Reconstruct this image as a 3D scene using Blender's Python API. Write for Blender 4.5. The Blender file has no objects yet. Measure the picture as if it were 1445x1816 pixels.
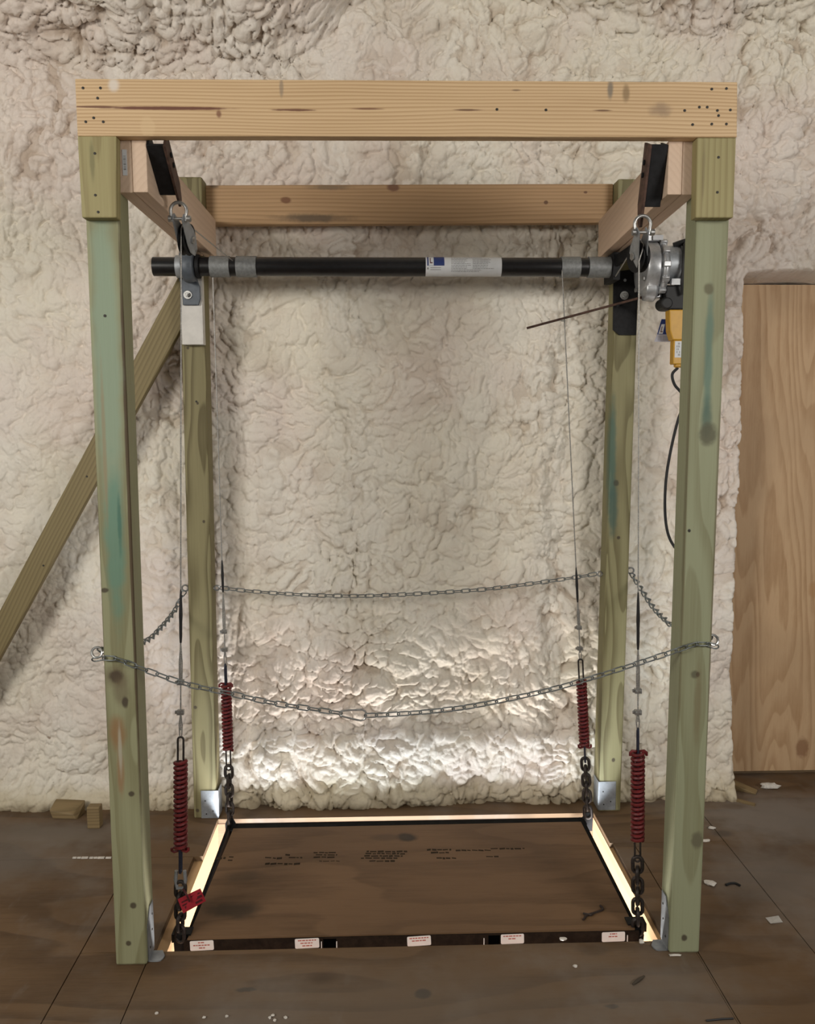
import bpy, bmesh, math, random
import numpy as np
from mathutils import Vector, Matrix, Quaternion
random.seed(7); rng = np.random.default_rng(11)
SC = bpy.context.scene; COL = SC.collection
PI = math.pi
# ------------------------------------------------------------------ camera
CAM = np.array((0.7701, -2.3794, 1.5697)); YAW, PITCH, ROLL, FPX = 0.030023, -0.110052, -0.003334, 1550.0
_cy, _sy, _cp, _sp, _cr, _sr = math.cos(YAW), math.sin(YAW), math.cos(PITCH), math.sin(PITCH), math.cos(ROLL), math.sin(ROLL)
_f = np.array((_sy*_cp, _cy*_cp, _sp)); _r = np.array((_cy, -_sy, 0.0)); _u = np.cross(_r, _f)
_R, _U = _cr*_r + _sr*_u, -_sr*_r + _cr*_u
cam = bpy.data.objects.new('camera', bpy.data.cameras.new('camera')); COL.objects.link(cam)
cam.data.sensor_fit = 'HORIZONTAL'; cam.data.sensor_width = 36; cam.data.lens = FPX*36/1445
cam.data.clip_start = 0.05; cam.data.clip_end = 60
M = Matrix.Identity(4)
for i in range(3):
    M[i][0], M[i][1], M[i][2], M[i][3] = _R[i], _U[i], -_f[i], CAM[i]
cam.matrix_world = M
SC.camera = cam
# ------------------------------------------------------------------ light and exposure
world = bpy.data.worlds.new('world'); SC.world = world; world.use_nodes = True
bg = world.node_tree.nodes['Background']; bg.inputs[0].default_value = (1.0, 0.96, 0.90, 1); bg.inputs[1].default_value = 0.14
def area_light(name, loc, target, sx, sy, watts, col):
    d = bpy.data.lights.new(name, 'AREA'); d.shape = 'RECTANGLE'; d.size = sx; d.size_y = sy; d.energy = watts; d.color = col
    o = bpy.data.objects.new(name, d); COL.objects.link(o); o.location = loc
    o.rotation_euler = (Vector(target) - Vector(loc)).to_track_quat('-Z', 'Y').to_euler(); return o
area_light('attic_lamp', (-2.1, -2.9, 2.5), (0.9, 1.1, 1.3), 1.35, 0.9, 106, (1.0, 0.95, 0.87))
area_light('right_area_light', (3.5, -3.0, 2.3), (1.4, 1.1, 1.9), 1.2, 1.0, 74, (1.0, 0.955, 0.90))  # unseen source on the right, placed and raised to brighten that wall
area_light('lower_room_window', (0.72, -0.85, -1.75), (0.85, 0.95, 0.0), 1.2, 1.1, 500, (0.86, 0.93, 1.0))
area_light('lower_room_lamp', (1.02, 0.40, -1.40), (0.98, 0.8, 0.0), 1.1, 0.25, 118, (1.0, 0.95, 0.90))
SC.view_settings.view_transform = 'Standard'; SC.view_settings.look = 'None'
SC.view_settings.exposure = -0.10; SC.view_settings.gamma = 1.0
SC.view_settings.use_curve_mapping = False

# ------------------------------------------------------------------ picture point -> world point
def ray(px, py): return _f + _R*(px-722.5)/FPX - _U*(py-908)/FPX
def at(px, py, v, ax=1):
    d = ray(px, py); t = (v-CAM[ax])/d[ax]; return Vector(CAM + d*t)
def atx(px, py, x): return at(px, py, x, 0)
def atz(px, py, z=0.0): return at(px, py, z, 2)
def pyof(P):
    d = np.array(P)-CAM; return 908 - FPX*(d@_U)/(d@_f)
def online(A, B, py):
    lo, hi = 0.0, 1.0; s = pyof(A) < pyof(B)
    for _ in range(40):
        m = (lo+hi)/2
        if (pyof(A.lerp(B, m)) < py) == s: lo = m
        else: hi = m
    return A.lerp(B, lo)

# ------------------------------------------------------------------ nodes
class NT:
    def __init__(s, name):
        s.m = bpy.data.materials.new(name); s.m.use_nodes = True; s.t = s.m.node_tree; s.n = s.t.nodes
        s.b = s.n['Principled BSDF']
    def put(s, sock, v):
        if isinstance(v, bpy.types.NodeSocket): s.t.links.new(v, sock)
        elif v is not None:
            if hasattr(sock.default_value, '__len__') and not hasattr(v, '__len__'): v = (v,)*len(sock.default_value)
            if hasattr(v, '__len__') and len(v) == 3 and len(sock.default_value) == 4: v = (*v, 1)
            sock.default_value = v
    def math(s, op, a, b=None, c=None, clamp=False):
        n = s.n.new('ShaderNodeMath'); n.operation = op; n.use_clamp = clamp
        for i, v in enumerate((a, b, c)): 
            if v is not None: s.put(n.inputs[i], v)
        return n.outputs[0]
    def vm(s, op, a, b=None):
        n = s.n.new('ShaderNodeVectorMath'); n.operation = op; s.put(n.inputs[0], a)
        if b is not None: s.put(n.inputs[1], b)
        return n.outputs['Value' if op == 'LENGTH' else 'Vector']
    def co(s, kind='Object'): return s.n.new('ShaderNodeTexCoord').outputs[kind]
    def map(s, v, scale=(1, 1, 1), loc=(0, 0, 0)):
        n = s.n.new('ShaderNodeMapping'); s.put(n.inputs['Vector'], v); n.inputs['Scale'].default_value = scale; n.inputs['Location'].default_value = loc
        return n.outputs[0]
    def noise(s, v, scale, detail=3, rough=.5, out=0, dist=0):
        n = s.n.new('ShaderNodeTexNoise'); s.put(n.inputs['Vector'], v); n.inputs['Scale'].default_value = scale
        n.inputs['Detail'].default_value = detail; n.inputs['Roughness'].default_value = rough; n.inputs['Distortion'].default_value = dist
        return n.outputs[out]
    def sep(s, v):
        n = s.n.new('ShaderNodeSeparateXYZ'); s.put(n.inputs[0], v); return n.outputs
    def mix(s, f, a, b, mode='MIX'):
        n = s.n.new('ShaderNodeMix'); n.data_type = 'RGBA'; n.blend_type = mode
        s.put(n.inputs[0], f); s.put(n.inputs[6], a); s.put(n.inputs[7], b); return n.outputs[2]
    def rng(s, v, a, b, c=0., d=1., smooth=True):
        n = s.n.new('ShaderNodeMapRange'); n.interpolation_type = 'SMOOTHSTEP' if smooth else 'LINEAR'
        s.put(n.inputs[0], v)
        for i, k in enumerate((a, b, c, d)): n.inputs[1+i].default_value = k
        return n.outputs[0]
    def bump(s, h, dist=.002, strength=1.):
        n = s.n.new('ShaderNodeBump'); s.put(n.inputs['Height'], h); n.inputs['Distance'].default_value = dist; n.inputs['Strength'].default_value = strength
        s.t.links.new(n.outputs[0], s.b.inputs['Normal'])
    def done(s, col=None, rough=.6, metal=0., spec=None):
        if col is not None: s.put(s.b.inputs['Base Color'], col)
        s.put(s.b.inputs['Roughness'], rough); s.put(s.b.inputs['Metallic'], metal)
        if spec is not None: s.put(s.b.inputs['Specular IOR Level'], spec)
        return s.m
def lin(r, g, b):
    f = lambda c: (c/255/12.92 if c/255 <= .04045 else ((c/255+.055)/1.055)**2.4)
    return (f(r), f(g), f(b))
def spot_mask(T, pos, c, rad, soft=.5, wob=.35, wscale=40):
    """soft mask of an ellipsoid at c (object coords) with a ragged rim"""
    d = T.vm('LENGTH', T.vm('DIVIDE', T.vm('SUBTRACT', pos, tuple(c)), tuple(rad)))
    if wob: d = T.math('ADD', d, T.math('MULTIPLY', T.math('SUBTRACT', T.noise(pos, wscale, 3), .5), wob*2))
    return T.rng(d, 1-soft, 1+soft*.3, 1, 0)
def wood(name, light, dark, axis='z', pith=(.03, .12), freq=110, off=(0, 0, 0), warp=.03, contrast=.55, spots=(), tint=None, base=(0, 0, 0), rough=.65, streak=.34, gscale=1.0, roty=0.):
    T = NT(name); P = T.co(); pos = T.vm('ADD', P, tuple(base))   # world position while the thing stands where it was built
    q = T.vm('ADD', P, tuple(off))
    if roty:
        n = T.n.new('ShaderNodeMapping'); T.put(n.inputs['Vector'], q); n.inputs['Rotation'].default_value = (0, -roty, 0); q = n.outputs[0]
    X, Y, Z = T.sep(q)
    a, u, v = {'x': (X, Y, Z), 'y': (Y, X, Z), 'z': (Z, X, Y)}[axis]
    sc = {'x': (.45, 3, 3), 'y': (3, .45, 3), 'z': (3, 3, .45)}[axis]
    sc = tuple(k*gscale for k in sc)
    n1 = T.noise(T.map(q, sc), 2.2, 2); n2 = T.noise(T.map(q, sc, (4, 2, 7)), 2.0, 2)
    fu = T.math('ADD', T.math('SUBTRACT', u, pith[0]), T.math('MULTIPLY', T.math('SUBTRACT', n1, .5), warp*2))
    fv = T.math('ADD', T.math('SUBTRACT', v, pith[1]), T.math('MULTIPLY', T.math('SUBTRACT', n2, .5), warp*2))
    r = T.math('SQRT', T.math('ADD', T.math('POWER', T.math('ABSOLUTE', fu), 2.), T.math('POWER', T.math('ABSOLUTE', fv), 2.)))
    g = T.math('FRACT', T.math('MULTIPLY', r, freq))
    ring = T.math('MULTIPLY', T.rng(g, .25, .92), T.rng(g, .93, 1.0, 1, 0))
    s2 = {'x': (1.2, 60, 60), 'y': (60, 1.2, 60), 'z': (60, 60, 1.2)}[axis]
    fib = T.noise(T.map(q, s2), 3.2, 4, .65)
    blot = T.noise(T.map(q, sc, (1, 5, 3)), 4, 3)
    f = T.math('MULTIPLY', ring, contrast)
    f = T.math('ADD', f, T.math('MULTIPLY', T.math('SUBTRACT', fib, .5), streak*2))
    f = T.math('ADD', f, T.math('MULTIPLY', T.math('SUBTRACT', blot, .45), .5), clamp=True)
    col = T.mix(f, light, dark)
    if tint: col = T.mix(T.rng(T.noise(T.map(q, sc, (9, 1, 2)), 2.5, 2), .42, .62, 0, tint[1]), col, tint[0])
    for (c, rad, colr, st, *rest) in spots:
        m = spot_mask(T, pos, c, rad, *(rest or (.5, .3, 45)))
        col = T.mix(T.math('MULTIPLY', m, st), col, colr)
    T.bump(T.math('ADD', fib, T.math('MULTIPLY', ring, .3)), .0006, .8)
    return T.done(col, rough)
def plain(name, col, rough=.5, metal=0., var=.15, scale=30, bumpd=0., dirt=None, spec=None):
    T = NT(name); n = T.noise(T.co(), scale, 4, .6)
    c = T.mix(T.rng(n, .3, .7), tuple(k*(1-var) for k in col), tuple(min(1, k*(1+var)) for k in col))
    if dirt: c = T.mix(T.rng(T.noise(T.co(), scale*.4, 3), .5, .7, 0, dirt[1]), c, dirt[0])
    if bumpd: T.bump(n, bumpd)
    return T.done(c, rough, metal, spec)

# ------------------------------------------------------------------ mesh building
class MB:
    def __init__(s): s.v = []; s.f = []
    def add(s, vs, fs):
        k = len(s.v); s.v += [Vector(v) for v in vs]; s.f += [tuple(i+k for i in f) for f in fs]; return s
    def hexa(s, p):   # 4 bottom (ccw), 4 top
        return s.add(p, [(3, 2, 1, 0), (4, 5, 6, 7), (0, 1, 5, 4), (1, 2, 6, 5), (2, 3, 7, 6), (3, 0, 4, 7)])
    def box(s, x0, x1, y0, y1, z0, z1):
        return s.hexa([(x0, y0, z0), (x1, y0, z0), (x1, y1, z0), (x0, y1, z0), (x0, y0, z1), (x1, y0, z1), (x1, y1, z1), (x0, y1, z1)])
    def obox(s, c, ax, ay, az):  # centre and half-axis vectors
        c, ax, ay, az = map(Vector, (c, ax, ay, az))
        return s.hexa([c-ax-ay-az, c+ax-ay-az, c+ax+ay-az, c-ax+ay-az, c-ax-ay+az, c+ax-ay+az, c+ax+ay+az, c-ax+ay+az])
    def rings(s, R, closed=False, caps=True):
        n = len(R[0]); vs = [p for r in R for p in r]; fs = []; m = len(R)
        for i in range(m if closed else m-1):
            a, b = i*n, ((i+1) % m)*n
            for j in range(n): fs.append((a+j, a+(j+1) % n, b+(j+1) % n, b+j))
        if caps and not closed: fs += [tuple(range(n-1, -1, -1)), tuple((m-1)*n+j for j in range(n))]
        return s.add(vs, fs)
    def tube(s, pts, r, n=8, closed=False):
        pts = [Vector(p) for p in pts]; m = len(pts); R = []; up = None
        rr = r if hasattr(r, '__len__') else [r]*m
        for i, p in enumerate(pts):
            if closed: d = pts[(i+1) % m]-pts[i-1]
            else: d = pts[min(i+1, m-1)]-pts[max(i-1, 0)]
            d.normalize()
            if up is None: up = d.orthogonal().normalized()
            up = (up - d*up.dot(d)).normalized(); w = d.cross(up)
            R.append([p + (up*math.cos(t)+w*math.sin(t))*rr[i] for t in [2*PI*k/n for k in range(n)]])
        return s.rings(R, closed)
    def cyl(s, a, b, r, n=16): return s.tube([a, b], r, n)
    def lathe(s, o, d, prof, n=20):  # prof: (along, radius)
        o = Vector(o); d = Vector(d).normalized(); u = d.orthogonal().normalized(); w = d.cross(u)
        return s.rings([[o+d*t+(u*math.cos(2*PI*k/n)+w*math.sin(2*PI*k/n))*max(r, 1e-5) for k in range(n)] for t, r in prof])
    def plate(s, pts, off):   # polygon extruded by vector off
        pts = [Vector(p) for p in pts]; off = Vector(off); n = len(pts)
        return s.add(pts + [p+off for p in pts], [tuple(range(n-1, -1, -1)), tuple(range(n, 2*n))] + [(i, (i+1) % n, n+(i+1) % n, n+i) for i in range(n)])
    def blob(s, c, rx, ry, rz, n=7, m=5, jit=.25, seed=0, ang=0.):
        R = random.Random(seed); vs = []; c = Vector(c); ca, sa = math.cos(ang), math.sin(ang)
        for i in range(m):
            th = PI*(i+.5)/m
            ring = []
            for k in range(n):
                ph = 2*PI*k/n; q = 1+R.uniform(-jit, jit)
                x, y = rx*math.sin(th)*math.cos(ph)*q, ry*math.sin(th)*math.sin(ph)*q
                ring.append(c+Vector((x*ca-y*sa, x*sa+y*ca, rz*math.cos(th)*q)))
            vs.append(ring)
        return s.rings(vs)
    def mesh(s, name, base=Vector()):
        me = bpy.data.meshes.new(name); me.from_pydata([v-base for v in s.v], [], s.f)
        bm = bmesh.new(); bm.from_mesh(me); bmesh.ops.recalc_face_normals(bm, faces=bm.faces); bm.to_mesh(me); bm.free()
        return me
BASE = {}
def link(o, parent, base):
    COL.objects.link(o); BASE[o.name] = base
    if parent: o.parent = parent
def thing(name, label, cat, loc, group=None):
    o = bpy.data.objects.new(name, None); o.empty_display_size = .05; o.location = loc; link(o, None, Vector(loc))
    o['label'] = label; o['category'] = cat
    if group: o['group'] = group
    return o
def part(name, mb, mat, parent=None, label=None, bevel=0, smooth=False, kind=None, base=None):
    b = BASE[parent.name] if parent else Vector(base or (0, 0, 0))
    me = mb.mesh(name, b); me.materials.append(mat)
    if smooth:
        me.polygons.foreach_set('use_smooth', [True]*len(me.polygons))
        me.set_sharp_from_angle(angle=math.radians(40))
    o = bpy.data.objects.new(name, me); link(o, parent, b)
    if not parent: o.location = b
    if label: o['label'] = label
    if kind: o['kind'] = kind
    if bevel:
        m = o.modifiers.new('bevel', 'BEVEL'); m.width = bevel; m.segments = 2; m.limit_method = 'ANGLE'; m.angle_limit = math.radians(35)
    return o
def single(name, mb, mat, label, cat, base, group=None, **k):
    o = part(name, mb, mat, None, label, base=base, **k); o['category'] = cat
    if group: o['group'] = group
    return o

# ------------------------------------------------------------------ materials
STEEL_BLACK = plain('black_painted_steel', (.010, .010, .011), .6, .0, .3, 60, spec=.2)
STEEL_SATIN = plain('black_tube_paint', (.008, .008, .009), .32, .0, .3, 60)
RUSTY = plain('rusty_flat_bar', (.075, .04, .028), .7, .3, .4, 50)
ZINC = plain('zinc_plated_steel', (.40, .40, .39), .36, .85, .2, 60)
GALV = plain('galvanized_sheet', (.34, .36, .38), .5, .6, .2, 25)
SLEEVE = plain('grey_sleeve', (.20, .21, .21), .5, .2, .15, 90)
CASTGREY = plain('blue_grey_cast_iron', (.085, .10, .12), .5, .1, .15, 60)
ALU = plain('cast_aluminium', (.42, .43, .44), .36, .6, .25, 25)
ROPE = plain('wire_rope', (.32, .31, .29), .5, .5, .35, 300)
SHRINK = plain('black_heat_shrink', (.01, .009, .01), .5)
REDP = plain('red_spring_paint', (.125, .010, .011), .5, 0, .3, 60)
DARKLINK = plain('dark_forged_steel', (.045, .036, .032), .5, .55, .35, 60)
BLUEROD = plain('dark_blue_steel_rod', (.03, .035, .06), .4, .5)
CHAINZ = plain('zinc_chain', (.20, .22, .22), .40, .7, .2, 80)
WHITEP = plain('white_painted_wood', (.66, .64, .60), .7, 0, .08, 20)
LABELW = plain('white_label', (.62, .64, .66), .5, 0, .04)
BLUEL = plain('blue_print', (.015, .035, .16), .5, 0, .05)
INK = plain('grey_print', (.22, .22, .22), .6)
INKR = plain('dark_red_print', (.10, .02, .02), .6)
STICK = plain('white_sticker', (.80, .74, .70), .55, 0, .04)
STICKINK = plain('red_sticker_print', (.45, .12, .09), .6)
YEL = plain('yellow_plastic', (.55, .30, .03), .45, 0, .06)
SLOT_SHADE = plain('slot_shade_black', (.002, .002, .002), .9, spec=.0)  # flat black for the shade inside the rail slots
BLACKP = plain('black_rubber', (.01, .01, .01), .6)
REDT = plain('red_plastic_tag', (.30, .015, .025), .5, 0, .12)
REDINK = plain('dark_tag_print', (.06, .004, .006), .6)
SCREW = plain('dark_screw_head', (.03, .027, .022), .6, .3)
FOAMBIT = plain('foam_crumb', (.62, .58, .52), .8, 0, .15, 60)

FB = Vector((.85, .46, 0))     # base of the timber frame
K_OL, K_GR, K_TQ, K_BR = (.150, .105, .040), (.20, .215, .115), (.10, .22, .155), (.045, .026, .014)
PTL, PTD = (.255, .235, .125), (.135, .115, .050)
def knot(px, py, y, rx=.014, rz=.016, dk=(.04, .025, .015), st=.85):
    p = at(px, py, y); return ((p.x, p.y, p.z), (rx, .05, rz), dk, st, .45, .25, 60)
def stain(px, py, y, wpx, hpx, col, st, soft=.6, wob=.25, ws=30):
    p = at(px, py, y); k = (y+2.38)/FPX; return ((p.x, p.y, p.z), (wpx*k, .06, hpx*k), col, st, soft, wob, ws)
w_fl = wood('treated_pine_front_left', (.27, .27, .155), (.15, .135, .06), 'z', (-.80, -.30), 95, warp=.030, base=FB, contrast=.5, spots=[
    ((.0885, -.002, 1.25), (.0075, .012, 1.0), (.075, .045, .022), .9, .4, .25, 9), ((.0, -.002, 1.0), (.005, .012, .6), (.12, .10, .05), .6, .5, .4, 9),
   
    stain(190, 640, 0, 26, 340, (.24, .315, .225), .85, .5, .3, 14), stain(204, 960, 0, 20, 150, (.10, .225, .165), .75, .6, .5, 14),
    stain(212, 930, 0, 4, 60, (.04, .13, .095), .7, .6, .5), knot(186, 1047, 0, .012, .008), knot(206, 1200, 0, .022, .022, (.016, .009, .006), .95), stain(205, 1200, 0, 26, 26, (.11, .075, .04), .5),
    stain(215, 1225, 0, 18, 30, (.13, .10, .055), .6), knot(222, 1245, 0, .010, .02), stain(208, 1300, 0, 17, 38, (.24, .12, .045), .75), stain(214, 1370, 0, 8, 50, (.26, .12, .05), .6),
    stain(213, 1330, 0, 4, 55, (.42, .41, .33), .6), knot(233, 1408, 0, .010, .009), knot(236, 1606, 0, .011, .011), knot(228, 1673, 0, .009, .009), stain(185, 790, 0, 4, 160, (.27, .20, .11), .6)])
w_fr = wood('treated_pine_front_right', (.27, .285, .175), (.165, .155, .075), 'z', (.80, -.30), 95, (.0, .0, 1.7), .030, base=FB, contrast=.5, spots=[
    ((1.697, -.002, .9), (.006, .012, .8), (.13, .095, .05), .6, .5, .4, 9), ((1.612, .0, 1.4), (.004, .02, .9), (.12, .095, .045), .6, .5, .4, 9),
   
    stain(1256, 640, 0, 9, 130, (.085, .165, .13), .75, .6, .5, 16), stain(1253, 740, 0, 12, 40, (.05, .10, .075), .7), knot(1255, 770, 0, .028, .036, (.085, .082, .045), .85), knot(1257, 512, 0, .016, .017, (.11, .10, .05)),
    knot(1233, 1196, 0, .015, .013, (.09, .085, .05)), knot(1237, 1196, 0, .006, .008), knot(1222, 941, 0, .004, .006), stain(1237, 1250, 0, 8, 90, (.15, .11, .05), .5), knot(1236, 1490, 0, .02, .03, (.11, .10, .06)), knot(1213, 1663, 0, .010, .012)])
w_rl = wood('treated_pine_rear_left', (.235, .205, .10), (.115, .092, .036), 'z', (-.775, .60), 120, (0, 0, 3.1), .035, base=FB, contrast=.85, spots=[
    knot(361, 925, .92, .006, .007), knot(346, 1255, .92, .008, .008), knot(350, 715, .92, .005, .006), knot(333, 617, .92, .006, .006), knot(350, 1438, .92, .008, .008)])
w_rr = wood('treated_pine_rear_right', (.265, .245, .125), (.135, .115, .048), 'z', (.83, .60), 120, (0, 0, 5.4), .035, base=FB, contrast=.8, spots=[
    stain(1085, 810, .92, 9, 120, (.06, .13, .10), .8), stain(1087, 900, .92, 10, 60, (.05, .10, .08), .8), knot(1093, 857, .92, .012, .014, (.05, .05, .03)), knot(1097, 954, .92, .008, .008), knot(1088, 1348, .92, .008, .010), knot(1060, 520, .90, .03, .02)])
hz = [(147, 156), (178, 156), (173, 174), (152, 216), (183, 216), (166, 209), (1262, 158), (1288, 157), (1214, 196), (1240, 190), (1254, 190), (1272, 196), (1295, 195), (1274, 205), (1262, 220), (1288, 220), (1228, 221), (881, 194), (968, 195)]
w_hd = wood('fir_header', (.62, .44, .25), (.36, .215, .095), 'x', (-.44, 1.95), 115, (0, 0, 0), .02, base=FB, contrast=.6, streak=.2, spots=[
    stain(300, 192, -.038, 115, 3.2, (.12, .035, .018), .95, .4, .3, 30), stain(170, 189.5, -.038, 45, 2.0, (.12, .04, .02), .85, .4, .3), stain(520, 195, -.038, 42, 2.4, (.13, .045, .022), .9, .4, .5), stain(650, 193, -.038, 30, 2, (.14, .05, .025), .8),
    stain(828, 195, -.038, 26, 2, (.13, .06, .03), .85), stain(1068, 196, -.038, 18, 1.8, (.13, .06, .03), .85), stain(388, 202, -.038, 5, 7, (.17, .06, .03), .8), stain(499, 155, -.038, 4, 17, (.20, .16, .12), .6, .6), stain(1082, 160, -.038, 6, 18, (.14, .13, .11), .75, .6),
    stain(1110, 165, -.038, 7, 17, (.20, .13, .06), .7, .6), stain(1172, 195, -.038, 22, 14, (.22, .15, .10), .6, .7, .6), stain(201, 150, -.038, 11, 13, (.68, .62, .55), .8), stain(1130, 144, -.038, 60, 2, (.14, .12, .10), .6), stain(915, 160, -.038, 9, 2, (.16, .10, .06), .7), stain(262, 225, -.038, 14, 18, (.66, .49, .28), .35, .3)])
w_rb = wood('fir_rear_beam', (.47, .30, .155), (.27, .15, .065), 'x', (.60, 2.22), 90, (0, 0, 0), .022, base=FB, contrast=.5, spots=[
    stain(507, 355, .985, 10, 6, (.17, .07, .03), .9, .4, .3), stain(697, 332, .985, 12, 8, (.16, .07, .04), .85, .4), stain(968, 359, .985, 4, 3.5, (.13, .06, .03), .9, .4), stain(1038, 341, .985, 4, 2.5, (.14, .06, .03), .9, .4), stain(560, 387, .985, 70, 8, (.10, .075, .05), .8, .8, .6), stain(580, 332, .985, 40, 5, (.15, .11, .07), .7, .8, .6), stain(380, 330, .985, 10, 4, (.12, .08, .05), .7)])
w_sb = wood('spruce_side_beam', (.62, .465, .345), (.50, .36, .255), 'y', (.0, 1.9), 70, (0, 0, .3), .015, base=FB, contrast=.3, streak=.2)
w_cap = wood('treated_pine_cap', (.32, .28, .13), (.20, .155, .06), 'z', (-.80, -.43), 60, (0, 0, .6), .02, base=FB, contrast=.5, spots=[
    stain(163, 285, -.04, 5, 40, (.13, .12, .05), .6), stain(1248, 300, -.04, 3, 60, (.15, .11, .05), .5)])
w_br = wood('treated_pine_brace', (.235, .185, .085), (.125, .09, .036), 'z', (-1.55, .54), 75, (0, 0, 0), .022, base=FB, contrast=.55, roty=.488)
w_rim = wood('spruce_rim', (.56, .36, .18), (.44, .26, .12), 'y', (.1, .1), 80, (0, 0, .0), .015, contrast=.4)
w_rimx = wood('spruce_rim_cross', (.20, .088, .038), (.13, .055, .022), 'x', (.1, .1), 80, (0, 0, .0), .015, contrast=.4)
w_chunk = wood('scrap_wood', (.24, .17, .08), (.12, .08, .035), 'x', (0, .1), 80, contrast=.5)
def plywood(name, light, dark, axis='z', bands=16, stretch=.22, sx=2.0, off=(0, 0, 0), dust=None, spots=(), contrast=.8, base=(0, 0, 0), rough=.65):
    T = NT(name); P = T.co(); q = T.vm('ADD', P, tuple(off)); pos = T.vm('ADD', P, tuple(base))
    sc = {'x': (stretch, 1, 1), 'y': (1, stretch, 1), 'z': (1, 1, stretch)}[axis]
    qq = T.map(q, tuple(k*sx for k in sc))
    h = T.math('ADD', T.noise(qq, 1.0, 2, .4), T.math('MULTIPLY', T.noise(T.map(qq, (6, 6, 6)), 1.0, 2), .03))
    g = T.math('FRACT', T.math('MULTIPLY', h, bands))
    ring = T.math('MULTIPLY', T.rng(g, .2, .9), T.rng(g, .9, 1., 1, 0))
    s2 = {'x': (1.5, 70, 70), 'y': (70, 1.5, 70), 'z': (70, 70, 1.5)}[axis]
    fib = T.noise(T.map(q, s2), 2.5, 4, .65)
    s3 = {'x': (4, 22, 22), 'y': (22, 4, 22), 'z': (22, 22, 4)}[axis]
    grit = T.math('SUBTRACT', T.noise(T.map(q, s3, (2, 2, 2)), 2.0, 4, .7), .5)
    f = T.math('ADD', T.math('MULTIPLY', ring, contrast), T.math('MULTIPLY', T.math('SUBTRACT', fib, .5), .7), clamp=False)
    f = T.math('ADD', f, T.math('MULTIPLY', grit, 1.1), clamp=True)
    col = T.mix(f, light, dark)
    col = T.mix(T.rng(T.noise(q, 1.3, 3), .35, .65, 0, .45), col, tuple(k*.72 for k in light))
    for (c, rad, colr, st, *rest) in spots:
        col = T.mix(T.math('MULTIPLY', spot_mask(T, pos, c, rad, *(rest or (.5, .4, 25))), st), col, colr)
    if dust: col = T.mix(T.math('MULTIPLY', T.rng(T.noise(q, 2.2, 5, .6), .45, .72), dust[1]), col, dust[0])
    if dust: col = T.mix(T.math('MULTIPLY', T.rng(T.noise(T.map(q, (1, .35, 1), (3, 3, 3)), 9, 4, .6), .60, .75), dust[1]*.5), col, dust[0])
    T.bump(T.math('ADD', fib, T.math('MULTIPLY', ring, .4)), .0005, .7)
    return T.done(col, rough, 0, .3)
def fs(px, py, rx, ry, col, st, soft=.6, wob=.4, ws=14):
    p = atz(px, py); return ((p.x, p.y, 0), (rx, ry, .1), col, st, soft, wob, ws)
FL_, FD_ = (.150, .090, .045), (.080, .046, .022)
DUST = (.21, .185, .16)
m_floor = plywood('floor_plywood', FL_, FD_, 'x', 13, .3, 1.7, (.3, .2, 0), (DUST, .5), contrast=.75, spots=[
    fs(750, 1762, .025, .022, (.03, .022, .015), .9, .4), fs(435, 1755, .03, .012, (.025, .02, .014), .9, .4, .6, 40), fs(285, 1715, .09, .045, (.075, .042, .02), .7), fs(1085, 1785, .02, .012, (.03, .022, .016), .9, .4, .6, 50),
    fs(1325, 1590, .08, .06, (.09, .055, .028), .6), fs(1050, 1685, .06, .03, (.075, .045, .023), .7), fs(1280, 1600, .35, .6, (.10, .058, .028), .5, .8), fs(0, 1530, .30, .2, DUST, .6, .9), fs(1400, 1450, .45, .28, (.25, .225, .20), .75, .8), fs(1380, 1560, .3, .25, (.22, .195, .17), .6, .8), fs(80, 1480, .5, .14, (.21, .185, .155), .6, .8),
    fs(1280, 1478, .05, .03, (.06, .05, .042), .6), fs(1300, 1430, .06, .03, (.10, .06, .03), .5), fs(700, 1790, 1.0, .25, (.17, .15, .125), .35, .9), fs(1180, 1750, .25, .2, (.19, .165, .14), .45, .9), fs(575, 1735, .05, .03, (.05, .033, .02), .6, .8)])
m_plat = plywood('platform_plywood', (.175, .10, .05), (.085, .047, .022), 'x', 14, .25, 2.2, (1, 3, 0), None, base=(.86, .5, -.06), contrast=.5, spots=[
    fs(722, 1490, .04, .035, (.018, .014, .011), .85, .5, .5, 22), fs(415, 1620, .10, .05, (.035, .024, .014), .75, .6, .6, 12), fs(430, 1560, .09, .04, (.05, .035, .02), .5, .7, .6, 14), fs(690, 1490, .09, .03, (.06, .04, .026), .5)])
m_panel = plywood('door_plywood', (.55, .375, .22), (.36, .21, .10), 'z', 40, .11, 2.7, (.0, 0, .3), None, base=(2.7, 1.26, .014), contrast=.6, rough=.6, spots=[
    ((2.60, 1.25, .12), (.03, .05, .05), (.20, .09, .04), .7, .4, .3, 50), ((2.62, 1.25, .82), (.03, .05, .04), (.42, .24, .11), .7)])
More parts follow.
